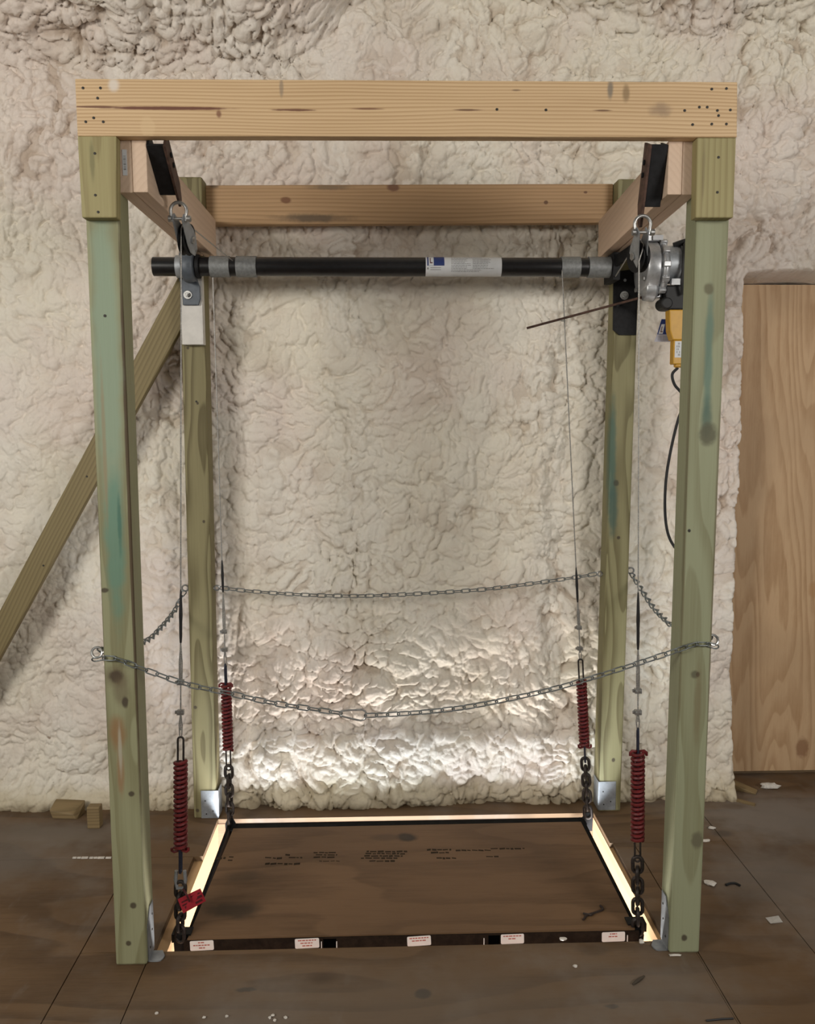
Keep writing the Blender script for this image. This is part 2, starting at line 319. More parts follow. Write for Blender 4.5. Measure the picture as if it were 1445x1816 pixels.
def foam_mat():
    T = NT('spray_foam'); P = T.co()
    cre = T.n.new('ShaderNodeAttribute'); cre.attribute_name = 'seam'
    b1 = T.noise(P, 1.6, 3); b2 = T.noise(T.map(P, (1, 1, .4), (5, 1, 2)), 3.0, 4); b3 = T.noise(P, 12, 4, .6)
    col = T.mix(T.rng(b1, .38, .62), (.78, .73, .62), (.74, .655, .585))
    col = T.mix(T.rng(b2, .45, .68, 0, .6), col, (.80, .77, .70))
    col = T.mix(T.rng(b3, .50, .75, 0, .30), col, (.66, .55, .44))
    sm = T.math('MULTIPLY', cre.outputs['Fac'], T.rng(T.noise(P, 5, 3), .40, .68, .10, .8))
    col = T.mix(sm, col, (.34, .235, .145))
    col = T.mix(T.rng(T.noise(T.map(P, (1, 1, 1), (7, 7, 7)), 9, 2), .775, .80, 0, .8), col, (.22, .13, .07))
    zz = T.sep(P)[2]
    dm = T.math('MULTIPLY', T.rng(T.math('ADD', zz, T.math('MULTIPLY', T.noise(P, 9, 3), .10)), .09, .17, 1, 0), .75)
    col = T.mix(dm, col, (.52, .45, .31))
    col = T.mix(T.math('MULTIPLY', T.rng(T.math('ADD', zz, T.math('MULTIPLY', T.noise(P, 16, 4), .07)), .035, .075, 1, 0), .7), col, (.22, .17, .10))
    vo = T.n.new('ShaderNodeTexVoronoi'); vo.feature = 'SMOOTH_F1'; vo.inputs['Smoothness'].default_value = .25; vo.inputs['Scale'].default_value = 31
    T.put(vo.inputs['Vector'], T.vm('ADD', P, P)); d = T.math('SUBTRACT', 1., T.math('POWER', vo.outputs['Distance'], 2.))
    T.bump(T.math('ADD', T.math('MULTIPLY', d, 1.1), T.math('MULTIPLY', T.noise(P, 90, 3, .6), .5)), .0045, .6)
    return T.done(col, .75, 0, .25)
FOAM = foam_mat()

# ------------------------------------------------------------------ foam surfaces
def vnoise(x, y, seed):
    r = np.random.default_rng(seed); tab = r.random((256, 256)); xi = np.floor(x).astype(int); yi = np.floor(y).astype(int)
    fx = x-xi; fy = y-yi; fx = fx*fx*(3-2*fx); fy = fy*fy*(3-2*fy)
    g = lambda a, b: tab[(xi+a) % 256, (yi+b) % 256]
    return (g(0, 0)*(1-fx)+g(1, 0)*fx)*(1-fy)+(g(0, 1)*(1-fx)+g(1, 1)*fx)*fy
def fbm(x, y, seed, n=3): return sum(vnoise(x*2**k, y*2**k, seed+k)*.5**k for k in range(n))/sum(.5**k for k in range(n))
def cells(x, y, seed):
    r = np.random.default_rng(seed); jx = r.random((256, 256)); jy = r.random((256, 256)); jh = r.random((256, 256))
    xi = np.floor(x).astype(int); yi = np.floor(y).astype(int); f1 = np.full(x.shape, 9.); f2 = f1.copy(); hh = np.zeros(x.shape)
    for a in (-1, 0, 1):
        for b in (-1, 0, 1):
            u, v = xi+a, yi+b; p = (u % 256, v % 256)
            d = np.hypot(u+.15+.7*jx[p]-x, v+.15+.7*jy[p]-y)
            near = d < f1; f2 = np.where(near, f1, np.minimum(f2, d)); hh = np.where(near, jh[p], hh); f1 = np.minimum(f1, d)
    return f1, f2, hh
def popcorn(x, y, seed):
    """union of random domes: height of the tallest, and how near the next one is"""
    r = np.random.default_rng(seed); jx = r.random((256, 256)); jy = r.random((256, 256)); jr = r.random((256, 256))
    xi = np.floor(x).astype(int); yi = np.floor(y).astype(int); m1 = np.zeros(x.shape); m2 = m1.copy()
    for a in (-1, 0, 1):
        for b in (-1, 0, 1):
            u, v = xi+a, yi+b; p = (u % 256, v % 256); R2 = (.42+.40*jr[p])**2
            d = np.sqrt(np.clip(R2-(u+.1+.8*jx[p]-x)**2-(v+.1+.8*jy[p]-y)**2, 0, None))
            m2 = np.maximum(m2, np.minimum(m1, d)); m1 = np.maximum(m1, d)
    return m1, np.clip(1-(m1-m2)/.22, 0, 1)
def foam_height(x, z, seed, rough):
    wx = x+.09*(fbm(x*4, z*4, seed+50)-.5)*2; wz = z+.09*(fbm(x*4, z*4, seed+60)-.5)*2
    h = .030*(fbm(x*1.9, z*1.3, seed)-.5)
    p, s1 = popcorn(wx*4.3, wz*3.9, seed+1); h += .026*p
    a = .26+.80*rough; var = np.clip(1.8*fbm(x*3.1, z*3.1, seed+19)-.25, .15, 1.3)
    wx = wx+.010*(fbm(x*28, z*28, seed+70)-.5)*2; wz = wz+.010*(fbm(x*28, z*28, seed+80)-.5)*2
    p, s2 = popcorn(wx*13.5, wz*12.5, seed+2); h += a*var*(.032*p-.009*s2**2)
    q, s3 = popcorn(wx*27, wz*25, seed+3); h += (.3+.7*a)*(.0175*q-.0065*s3**2)
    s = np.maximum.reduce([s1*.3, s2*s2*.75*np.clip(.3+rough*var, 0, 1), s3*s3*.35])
    return h, s
def grid_object(name, X, Y, Z, seam, mat, keep=None):
    nz, nx = X.shape; co = np.stack([X, Y, Z], -1).reshape(-1, 3).astype(np.float32)
    idx = np.arange(nz*nx).reshape(nz, nx); q = np.stack([idx[:-1, :-1], idx[:-1, 1:], idx[1:, 1:], idx[1:, :-1]], -1).reshape(-1, 4)
    if keep is not None: q = q[keep[:-1, :-1].reshape(-1)]
    me = bpy.data.meshes.new(name); me.vertices.add(len(co)); me.vertices.foreach_set('co', co.reshape(-1))
    me.loops.add(q.size); me.loops.foreach_set('vertex_index', q.reshape(-1).astype(np.int32))
    me.polygons.add(len(q)); me.polygons.foreach_set('loop_start', np.arange(0, q.size, 4, dtype=np.int32))
    me.polygons.foreach_set('use_smooth', np.ones(len(q), bool)); me.update(calc_edges=True)
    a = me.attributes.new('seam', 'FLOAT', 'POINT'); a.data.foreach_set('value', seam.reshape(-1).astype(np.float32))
    me.materials.append(mat); o = bpy.data.objects.new(name, me); COL.objects.link(o); o['kind'] = 'structure'; return o
ss = lambda a, b, t: (lambda k: k*k*(3-2*k))(np.clip((t-a)/(b-a), 0, 1))
WY = 1.098
x = np.linspace(-1.5, 3.4, 1130); z = np.linspace(-.02, 3.30, 760); X, Z = np.meshgrid(x, z)
rough = np.clip(.5+1.5*(fbm(X*1.6, Z*1.2, 21)-.5) + .35*np.exp(-((X-1.5)/.10)**2)+.35*np.exp(-((X-.66)/.07)**2)*ss(.7, .95, Z)*ss(2.0, 1.8, Z)+.3*ss(2.1, 2.3, Z)+.45*ss(.75, .3, Z)*ss(.0, .3, X)*ss(1.75, 1.5, X), 0.10, 1.25)
rough *= (1-.55*ss(.05, -.25, X)*ss(2.1, 1.8, Z))*(1-.25*ss(.25, .4, X)*ss(1.45, 1.3, X)*ss(.6, .8, Z)*ss(2.1, 1.9, Z))
h, seam = foam_height(X, Z, 5, rough)
wob = .07*(fbm(X*4, Z*4, 91)-.5)*2+.03*(fbm(X*15, Z*13, 92)-.5)*2
def ridge(c, w, a, z0, z1): return a*np.exp(-((X+wob-c)/w)**2)*ss(z0, z0+.2, Z)*ss(z1, z1-.2, Z)
h += ridge(.64, .05, .014, .85, 1.95)+ridge(.71, .03, .010, .6, 1.9)+ridge(.98, .09, .012, .7, 1.8)-ridge(1.50, .06, .03, .2, 2.1)+ridge(1.40, .05, .014, .3, 2.0)-ridge(.20, .12, .012, .3, 2.6)
h += .020*np.exp(-((Z-2.62)/.14)**2)-.016*np.exp(-((Z-2.28)/.10)**2)
h += .010*np.exp(-((Z+.12*(fbm(X*2, Z*0, 33)-.5)-.42)/.10)**2)*ss(0, .3, X)*ss(1.8, 1.5, X)
base_b = .040*np.exp(-(Z/.07)**2)+.030*np.exp(-((Z-.0)/.35)**2)
Y = WY-h-base_b*(.8+.4*fbm(X*5, Z*3, 44))
xe = 2.192+.075*ss(1.4, .05, Z)*0.2+.012*(fbm(Z*6, Z*0+3, 71)-.5)*2
zt = 2.135+.012*(fbm(X*5, X*0+1, 72)-.5)*2
rec = ss(0, .035, X-xe)*ss(0, .05, zt-Z)
Y = Y*(1-rec)+1.36*rec
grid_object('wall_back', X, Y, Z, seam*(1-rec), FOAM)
# sloped roof underside, also sprayed
xc = np.linspace(-1.5, 3.4, 820); t = np.linspace(0, 1.7, 300); XC, TT = np.meshgrid(xc, t)
zs = 2.80+.26*ss(.35, .80, XC+.03*np.sin(XC*9))-.15*ss(1.15, 1.75, XC)
hC, sC = foam_height(XC, TT*1.0+9, 31, np.clip(.95+.5*(fbm(XC*2, TT*2, 12)-.5), .3, 1.3))
hC = hC*1.1+.07*np.exp(-(TT/.16)**2)*fbm(XC*4, TT*4, 23)
YC = 1.22-TT*math.cos(.60)-hC*.55; ZC = zs+.02+TT*math.sin(.60)-hC*.82
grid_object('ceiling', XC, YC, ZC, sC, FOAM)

# ------------------------------------------------------------------ floor
PX0, PX1, PY0, PY1 = .122, 1.602, .063, .91       # opening
floor = bpy.data.objects.new('floor', None); floor['kind'] = 'structure'; link(floor, None, Vector((0, 0, 0)))
dark_joist = wood('joist_wood', (.16, .105, .055), (.10, .062, .03), 'x', (.1, .1), 60, contrast=.4)
mb = MB()
for (a, b, c, d) in [(-1.75, .09, -3.2, 1.42), (.09, 1.632, -3.2, .033), (.09, 1.632, .94, 1.42), (1.632, 3.75, -3.2, 1.42)]:
    mb.box(a, b, c, d, -.26, -.0185)
o = part('joist_deck', mb, dark_joist, floor); o['kind'] = 'structure'
G = .0016
for (a, b, c, d, dz) in [(-1.75, -.124, -3.2, .621, 0), (-.124, .090, .063, .621, -.0004), (-.124, .083, -3.2, .063, -.0004), (-1.75, PX0, .621, 1.42, .0003), (.083, 1.686, -3.2, PY0, .0002), (PX0, PX1, PY1, 1.42, 0),
                     (PX1, 2.03, .664, 1.42, .0002), (1.614, 1.691, PY0, .664, 0), (1.691, 2.03, -3.2, .664, .0004), (2.03, 3.75, -3.2, 1.42, 0)]:
    lo = G if (a, c) != (PX0, PY1) else 0
    part('plywood_sheet', MB().box(a+G*(a > -1), b-(G if b not in (PX0,) else 0), c+G*(c > -3), d-G*(d < 1.4), -.018+dz, dz), m_floor, floor)
part('plywood_sheet', MB().box(1.686, 1.691-.001, -3.2, PY0, -.018, -.0006), m_floor, floor)
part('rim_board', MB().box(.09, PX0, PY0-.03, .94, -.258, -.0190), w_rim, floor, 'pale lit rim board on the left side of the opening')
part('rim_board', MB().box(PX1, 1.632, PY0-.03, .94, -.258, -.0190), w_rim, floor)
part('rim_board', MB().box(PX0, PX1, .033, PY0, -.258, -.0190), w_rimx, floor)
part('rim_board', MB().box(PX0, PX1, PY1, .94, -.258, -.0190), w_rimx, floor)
concrete = plain('lower_concrete', (.42, .40, .37), .8, 0, .1, 4)
o = part('floor_lower', MB().box(-3, 5, -4, 3, -2.62, -2.55), concrete); o['kind'] = 'structure'

# ------------------------------------------------------------------ timber frame
frame = thing('timber_hoist_frame', 'tall timber frame of greenish posts and a fir header around the floor opening', 'frame', FB)
def post(px_b, py_b, px_t, py_t, y, right, ztop, mat, name='post'):
    w = .089; pb = atz(px_b, py_b); A = at(px_b, py_b, y); B = at(px_t, py_t, y)
    sl = (B.x-A.x)/(B.z-A.z); xb = A.x-sl*A.z; xt = xb+sl*ztop
    s = -w if right else 0
    p = [(xb+s, y, 0), (xb+s+w, y, 0), (xb+s+w, y+w, 0), (xb+s, y+w, 0)]; q = [(xt+s, y, ztop), (xt+s+w, y, ztop), (xt+s+w, y+w, ztop), (xt+s, y+w, ztop)]
    part(name, MB().hexa(p+q), mat, frame, bevel=.006)
    return xb+s, xt+s
POST = {}
POST['fl'] = post(205, 1705, 152, 400, 0, False, 2.42, w_fl)
POST['fr'] = post(1240, 1690, 1293, 400, 0, True, 2.42, w_fr)
POST['rl'] = post(344, 1453, 322, 620, .923, False, 2.432, w_rl)
POST['rr'] = post(1100, 1437, 1129, 600, .923, True, 2.432, w_rr)
def px_post(k, zz, ztop): a, b = POST[k]; return a+(b-a)*zz/ztop
hb = [at(137, 241, -.038), at(1307, 243.5, -.038)]; ht = [at(132.5, 139, -.038), at(1308, 145, -.038)]
Y0, Y1 = Vector((0, 0, 0)), Vector((0, .038, 0))
part('header', MB().hexa([hb[0], hb[1], hb[1]+Y1, hb[0]+Y1, ht[0], ht[1], ht[1]+Y1, ht[0]+Y1]), w_hd, frame, bevel=.003)
for (xa, xb, py, za) in [(137, 206, 240.5, 386), (1236, 1305.5, 243.5, 386)]:
    t0, t1 = at(xa, py+.5, -.038), at(xb, py+.5, -.038); b0, b1 = at(xa+8 if xa < 700 else xa-3, za, -.038), at(xb+1 if xa < 700 else xb-5, za, -.038)
    part('cap_block', MB().hexa([b0, b1, b1+Y1*.99, b0+Y1*.99, t0, t1, t1+Y1*.99, t0+Y1*.99]), w_cap, frame, bevel=.003)
ZB, ZT = 2.151, 2.289
def beam(x0, x1, y0, y1, w=.038):
    return MB().hexa([(x0, y0, ZB), (x0+w, y0, ZB), (x1+w, y1, ZB), (x1, y1, ZB), (x0, y0, ZT), (x0+w, y0, ZT), (x1+w, y1, ZT), (x1, y1, ZT)])
sb = part('side_beam', beam(.090, .088, .004, .918), w_sb, frame, bevel=.002)
part('side_beam', beam(.1285, .128, 0, .962), w_sb, frame, bevel=.002)
part('side_beam', beam(1.5735, 1.63, .002, .918), w_sb, frame, bevel=.002)
part('side_beam', beam(1.535, 1.588, 0, .962), w_sb, frame, bevel=.002)
p0, p1 = at(216, 265, .0025), at(226, 311, .0025)
st = part('barcode_sticker', MB().box(p0.x, p1.x, .0028, .0038, p1.z, p0.z), LABELW, sb)
mb = MB()
for i in range(9):
    zz = p1.z+.014+i*.0042; mb.box(p0.x+.003, p1.x-.003, .0022, .0028, zz, zz+.0012+.0012*(i % 3 == 0))
part('barcode_print', mb, INK, sb, kind='stuff')
rb = [at(366, 399, .985), at(1084, 395.5, .985)]; r0 = px_post('rl', 2.3, 2.43)+.0895; r1 = px_post('rr', 2.3, 2.43)-.0005
part('rear_beam', MB().hexa([(r0, .985, 2.276), (r1, .985, 2.288), (r1, 1.023, 2.288), (r0, 1.023, 2.276), (r0, .985, 2.418), (r1, .985, 2.43), (r1, 1.023, 2.43), (r0, 1.023, 2.418)]), w_rb, frame, bevel=.003)
# diagonal brace from the rear left post down to the floor
ya, yb = .945, .983
a0, a1 = at(318, 487, ya), at(318, 588, ya); c0, c1 = at(0, 1082, ya), at(0, 1166, ya)
def ext(p, q, z): t = (z-p.z)/(q.z-p.z); return p.lerp(q, t)
c0, c1 = ext(a0, c0, .02), ext(a1, c1, .02); D = Vector((0, yb-ya, 0))
xlim = px_post('rl', 2.0, 2.43)-.001
a0 = ext(Vector((a0.z, 0, a0.x)), Vector((c0.z, 0, c0.x)), xlim); a0 = Vector((a0.z, ya, a0.x)); a1 = ext(Vector((a1.z, 0, a1.x)), Vector((c1.z, 0, c1.x)), xlim-.002); a1 = Vector((a1.z, ya, a1.x))
br = part('diagonal_brace', MB().hexa([c1, c0, c0+D, c1+D, a1, a0, a0+D, a1+D]), w_br, frame, bevel=.003)
# screws of header, caps and brace, one mesh each
mb = MB()
for (px, py) in hz + [(168, 272), (169, 346), (174, 376), (1274, 279), (1272, 341)]:
    p = at(px, py, -.0385); mb.lathe(p, (0, -1, 0), [(-.002, .0035), (.0006, .0035), (.0008, .0015)], 8)
part('screw_heads', mb, SCREW, frame, 'dark screw heads', kind='stuff')
mb = MB()
for (px, py, y) in [(186, 560, -.0005), (154, 845, .9447), (77, 1003, .9447), (348, 712, .9225), (1222, 941, -.0005)]:
    p = at(px, py, y); mb.lathe(p, (0, -1, 0), [(-.002, .004), (.0006, .004), (.0008, .002)], 8)
part('nail_heads', mb, SCREW, frame, kind='stuff')
# galvanized corner brackets
def bracket(px0, px1, py0, py1, y, side, x_side, dz=.0):
    mb = MB(); p0, p1 = at(px0, py0, y), at(px1, py1, y)
    mb.box(p0.x, p1.x, y-.0025, y, max(p1.z, .001), p0.z)
    if side > 0: mb.box(p1.x-.001, p1.x+.0025, y-.0025, y+.07, max(p1.z, .001), p0.z)
    else: mb.box(p0.x-.0025, p0.x+.001, y-.0025, y+.07, max(p1.z, .001), p0.z)
    o = part('corner_bracket', mb, GALV, frame, bevel=.001)
    mb = MB()
    for (u, v) in [(.25, .35), (.7, .7), (.3, .8)]:
        mb.lathe((p0.x+(p1.x-p0.x)*u, y-.0025, p0.z+(p1.z-p0.z)*v), (0, -1, 0), [(0, .003), (.001, .0025)], 8)
    part('bracket_screws', mb, SCREW, o, kind='stuff')
xr = px_post('rl', .1, 2.43)+.089
q0 = at(357, 1402, .922); bracket(356, 387.5, 1402, 1453, .9225, 1, 0)
bracket(1062, 1091, 1386, 1436, .9225, -1, 0)
for k, sgn in (('fl', 1), ('fr', -1)):
    xs = px_post(k, .06, 2.42)+(.089 if sgn > 0 else 0); mb = MB(); a, b = sorted((xs, xs+sgn*.0025)); zz = .155
    poly = [(xs+sgn*.0004, .012, .004), (xs+sgn*.0004, .075, .004), (xs+sgn*.0004, .075, zz), (xs+sgn*.0004, .040, zz), (xs+sgn*.0004, .012, zz-.05)]
    mb.plate(poly, (sgn*.0025, 0, 0))
    x0, x1 = sorted((xs, xs+sgn*.038)); n = 10
    mb.plate([(xs, .012, .001), (xs, .062, .001), (xs+sgn*.03, .062, .001)] + [(xs+sgn*(.028+.014*math.cos(-t)), .036-.025*math.sin(t), .001) for t in [PI/6*i for i in range(0, 4)]], (0, 0, .0035))
    o = part('corner_bracket', mb, GALV, frame)
    mb = MB()
    for (yy, zz2) in ((.03, .035), (.055, .075), (.06, .12)): mb.lathe((xs+sgn*.0028, yy, zz2), (sgn, 0, 0), [(0, .004), (.0015, .003)], 8)
    part('bracket_screws', mb, SCREW, o, kind='stuff')
# eye bolts for the safety chains
def ring_pts(c, r, n1, n2, n=18): return [Vector(c)+(Vector(n1)*math.cos(2*PI*k/n)+Vector(n2)*math.sin(2*PI*k/n))*r for k in range(n)]
EYE = {}
def eye_bolt(key, c, d, r=.0145, nrm=((1, 0, 0), (0, 0, 1))):
    mb = MB(); mb.tube(ring_pts(c, r, *nrm), .0035, 8, True); c = Vector(c); d = Vector(d)
    mb.cyl(c+d*(r+.001), c+d*(r+.03), .0035, 8); mb.lathe(c+d*(r+.004), d, [(0, .004), (.001, .008), (.003, .008), (.004, .004)], 12)
    part('eye_bolt', mb, ZINC, frame, smooth=True); EYE[key] = c
eye_bolt('fl', at(172, 1157, .03), (1, 0, 0), nrm=((1, 0, 0), (0, .35, .94)))
eye_bolt('fr', at(1264, 1135, .03), (-1, 0, 0), nrm=((1, 0, 0), (0, .35, .94)))
pe = at(329, 1043, .965); eye_bolt('rl', (px_post('rl', .91, 2.43)-.020, .965, pe.z), (1, 0, 0), .012)
pe = at(1114, 1012, .965); eye_bolt('rr', (px_post('rr', .96, 2.43)+.089+.020, .965, pe.z), (-1, 0, 0), .012)

pe = at(380, 1043, .962); eye_bolt('rli', (px_post('rl', .91, 2.43)+.089+.013, .965, pe.z), (-1, 0, 0), .009)
pe = at(1062, 1018, .962); eye_bolt('rri', (px_post('rr', .96, 2.43)-.013, .965, pe.z), (1, 0, 0), .009)

# ------------------------------------------------------------------ chains
def stadium(L, W, n=6):   # centreline in the x-y plane
    s = (L-W)/2; r = W/2
    return [(s+r*math.cos(t), r*math.sin(t), 0) for t in [-PI/2+PI*k/n for k in range(n+1)]]+[(-s-r*math.cos(t), -r*math.sin(t), 0) for t in [-PI/2+PI*k/n for k in range(n+1)]]
def link_mesh(name, L, W, r, mat, n=6, twist=0., sides=6):
    pts = []
    for p in stadium(L, W, n):
        a = twist*p[0]/L; pts.append((p[0], p[1]*math.cos(a), p[1]*math.sin(a)))
    mb = MB().tube(pts, r, sides, True); me = mb.mesh(name); me.materials.append(mat)
    me.polygons.foreach_set('use_smooth', [True]*len(me.polygons)); return me
LK_SAFE = link_mesh('chain_link', .0372, .0150, .00200, CHAINZ)
LK_TW = link_mesh('twisted_chain_link', .034, .017, .0024, CHAINZ, twist=1.3)
LK_LOAD = link_mesh('load_chain_link', .051, .028, .0060, DARKLINK, 7, 0, 8)
def resample(pts, pitch):
    pts = [Vector(p) for p in pts]; L = [0]
    for a, b in zip(pts, pts[1:]): L.append(L[-1]+(b-a).length)
    n = max(2, round(L[-1]/pitch)); out = []; j = 0
    for k in range(n+1):
        s = L[-1]*k/n
        while j < len(L)-2 and L[j+1] < s: j += 1
        out.append(pts[j].lerp(pts[j+1], (s-L[j])/max(1e-9, L[j+1]-L[j])))
    return out
def spline(pts, m=8):
    pts = [Vector(p) for p in pts]; P = [pts[0]*2-pts[1]]+pts+[pts[-1]*2-pts[-2]]; out = []
    for i in range(1, len(P)-2):
        for k in range(m):
            t = k/m; out.append(.5*((2*P[i])+(P[i+1]-P[i-1])*t+(2*P[i-1]-5*P[i]+4*P[i+1]-P[i+2])*t*t+(3*P[i]-P[i-1]-3*P[i+1]+P[i+2])*t**3))
    return out+[pts[-1]]
def run_links(root, me, pts, pitch, roll0=0., sway=.12, nmode=None):
    R = resample(pts, pitch); base = BASE[root.name]; k = len(R)-1
    for i in range(k):
        a, b = R[i], R[i+1]; d = (b-a).normalized(); ref = Vector((0, 1, 0)) if abs(d.y) < .9 else Vector((0, 0, 1))
        zz = (ref-d*ref.dot(d)).normalized(); yy = zz.cross(d)
        ang = roll0+(PI/2)*(i % 2)+random.uniform(-sway, sway)
        y2 = yy*math.cos(ang)+zz*math.sin(ang); z2 = d.cross(y2)
        o = bpy.data.objects.new('link', me); COL.objects.link(o); o.parent = root; o.location = (a+b)/2-base
        m = Matrix((d, y2, z2)).transposed(); o.rotation_mode = 'QUATERNION'; o.rotation_quaternion = m.to_quaternion()
fy = -.0075
A = [EYE['fl']+Vector((-.004, -.028, -.004))]+[at(px, py, fy) for px, py in ((188, 1163), (212, 1170), (255, 1190), (330, 1213), (400, 1228), (480, 1246), (545, 1256), (603, 1264.5))]
fl = [EYE['fl']+Vector((0, -.034, -.012))]+[at(px, py, fy) for px, py in ((200, 1167), (255, 1187), (330, 1213), (400, 1228), (480, 1246), (545, 1256), (605, 1265))]
fr = [at(px, py, fy) for px, py in ((648, 1269), (710, 1266), (780, 1260), (850, 1250), (960, 1227), (1040, 1205), (1120, 1180), (1190, 1157), (1240, 1141))]+[EYE['fr']+Vector((0, -.034, -.012))]
c = thing('safety_chain', 'zinc chain sagging across the front, from the left front post eye bolt to the carabiner', 'chain', fl[3], 'safety chains around the opening')
run_links(c, LK_SAFE, spline(fl), .0312, .7)
c = thing('safety_chain', 'zinc chain sagging across the front, from the carabiner to the right front post eye bolt', 'chain', fr[4], 'safety chains around the opening')
run_links(c, LK_SAFE, spline(fr), .0312, .5)
rearp = [EYE['rli']+Vector((.014, 0, 0))]+[at(px, py, .965) for px, py in ((450, 1049), (540, 1055), (640, 1057), (760, 1052), (860, 1045), (950, 1034), (1030, 1022.5))]+[EYE['rri']+Vector((-.014, 0, 0))]
c = thing('safety_chain', 'zinc chain sagging across the back, between the two rear posts in front of the foam', 'chain', rearp[4], 'safety chains around the opening')
run_links(c, LK_SAFE, spline(rearp), .0312, .3)
lp = [EYE['rl']+Vector((0, -.015, -.01)), atx(310, 1083, -.008), atx(285, 1114, -.012), atx(255, 1139, -.016), EYE['fl']+Vector((.0, .018, 0))]
c = thing('safety_chain', 'twisted zinc chain on the left side, running back to the rear left post', 'chain', lp[2], 'safety chains around the opening')
run_links(c, LK_TW, spline(lp), .0262, .4)
rp = [EYE['rr']+Vector((0, -.015, -.01)), atx(1136, 1043, 1.745), atx(1160, 1079, 1.742), atx(1190, 1109, 1.738), at(1207, 1127, .5), at(1234, 1140, .22), EYE['fr']+Vector((0, .018, 0))]
c = thing('safety_chain', 'twisted zinc chain on the right side, running back to the rear right post', 'chain', rp[2], 'safety chains around the opening')
run_links(c, LK_TW, spline(rp), .0262, .4)
# carabiner joining the front chains
pa, pb = at(603, 1265.5, fy), at(648, 1268.5, fy); ux = (pb-pa).normalized(); uz = Vector((0, -1, 0)).cross(ux) if False else Vector((-ux.z, 0, ux.x))
Lc = (pb-pa).length; car = []
prof = [(-.002, 0.0), (.002, .0065), (.012, .0095), (Lc-.020, .0150), (Lc-.010, .0152), (Lc-.001, .0100), (Lc+.002, 0), (Lc-.001, -.0100), (Lc-.010, -.0152), (Lc-.020, -.0150), (.012, -.0085), (.002, -.0065)]
ctr = spline([pa+ux*a+uz*b for a, b in prof+[prof[0]]], 5)[:-1]
ca = thing('carabiner', 'silver snap carabiner joining the two halves of the front safety chain', 'carabiner', pa)
part('body', MB().tube(ctr, .0027, 8, True), ZINC, ca, smooth=True)
part('gate', MB().tube([pa+ux*(Lc*.30)+uz*.0118+Vector((0, -.001, 0)), pa+ux*(Lc*.82)+uz*.0158+Vector((0, -.001, 0))], .003, 8), ZINC, ca, smooth=True)
part('hinge_pin', MB().cyl(pa+ux*(Lc*.82)+uz*.0158+Vector((0, -.006, 0)), pa+ux*(Lc*.82)+uz*.0158+Vector((0, .004, 0)), .0018, 8), ZINC, ca)

# ------------------------------------------------------------------ lift platform
PL = thing('lift_platform', 'plywood topped lift platform in a black steel frame, level with the floor in the opening', 'platform', (.86, .5, -.06))
xl0, xl1, yl0, yl1, zt_ = .170, 1.545, .104, .872, .012
part('deck_panel', MB().hexa([(.180, .103, -.006), (1.535, .112, -.006), (1.530, .815, -.006), (.200, .808, -.006), (.180, .103, zt_), (1.535, .112, zt_), (1.530, .815, zt_), (.200, .808, zt_)]), m_plat, PL)
m_rail = plain('dark_steel_rail', (.020, .0125, .008), .85, .0, .3, 40, spec=.1)
m_rail2 = plain('black_steel_rail', (.008, .008, .008), .8, .0, .3, 40, spec=.1)
fyr = .1015
front = part('front_rail', MB().box(xl0, xl1, fyr, fyr+.005, -.055, .008).box(xl0, xl1, fyr, fyr+.04, -.06, -.055), m_rail, PL)
part('rear_rail', MB().box(xl0, xl1+.01, .818, .872, -.004, .0).box(xl0, xl1+.01, .868, .872, -.012, .0), m_rail2, PL)
part('side_rail', MB().box(xl0, .181, fyr+.005, .868, -.05, .004).box(.181, .215, fyr+.005, .868, -.05, -.046), m_rail2, PL)
part('side_rail', MB().box(1.534, xl1+.005, fyr+.005, .868, -.05, .004).box(1.50, 1.534, fyr+.005, .868, -.05, -.046), m_rail2, PL)
LUG = {}
for k, (px, py, yy) in dict(fl=(320, 1664, .115), fr=(1130, 1652, .12), rl=(408.5, 1457, .855), rr=(1042, 1446, .855)).items():
    p = at(px, py, yy); mb = MB()
    n = Vector((0, 1, 0)); w = .020
    mb.plate([(p.x-w*.9, yy-.004, -.045), (p.x+w*.9, yy-.004, -.045), (p.x+w, yy-.004, p.z-.008), (p.x+w*.5, yy-.004, p.z+.012), (p.x-w*.5, yy-.004, p.z+.012), (p.x-w, yy-.004, p.z-.008)], (0, .008, 0))
    if yy < .5: mb.box(p.x-.028, p.x+.03, yy+.005, yy+.045, -.01, .016)
    part('chain_lug', mb, STEEL_BLACK, PL); LUG[k] = Vector((p.x, yy, p.z))
def sticker(px0, px1, py0, py1, tilt, lines):
    P = [at(px, py, fyr-.0002) for px, py in ((px0, py1), (px1, py1), (px1, py0), (px0, py0))]
    cx = sum((p for p in P), Vector())/4; w = (P[1]-P[0]).length/2; hgt = .0155
    ux = Vector((math.cos(tilt), 0, math.sin(tilt))); uz = Vector((-math.sin(tilt), 0, math.cos(tilt))); c = Vector((cx.x, fyr-.0003, -.0085))
    cs = []
    for sx, sz, a0 in ((1, -1, -PI/2), (1, 1, 0), (-1, 1, PI/2), (-1, -1, PI)):
        for k in range(4):
            t = a0+PI/6*k; cs.append(c+ux*(sx*(w-.004)+.004*math.cos(t))+uz*(sz*(hgt-.004)+.004*math.sin(t)))
    s = part('warning_sticker', MB().plate(cs, (0, -.0006, 0)), STICK, PL)
    mb = MB(); R = random.Random(px0)
    for i, wd in enumerate(lines):
        zz = hgt*.62-i*.0085; x0 = -w*wd
        while x0 < w*wd-.002:
            l = min(R.uniform(.004, .011), w*wd-x0); mb.obox(c+ux*(x0+l/2)+uz*zz+Vector((0, -.0009, 0)), ux*(l/2), (0, .0003, 0), uz*.0016); x0 += l+.0022
    part('sticker_print', mb, STICKINK, s, kind='stuff')
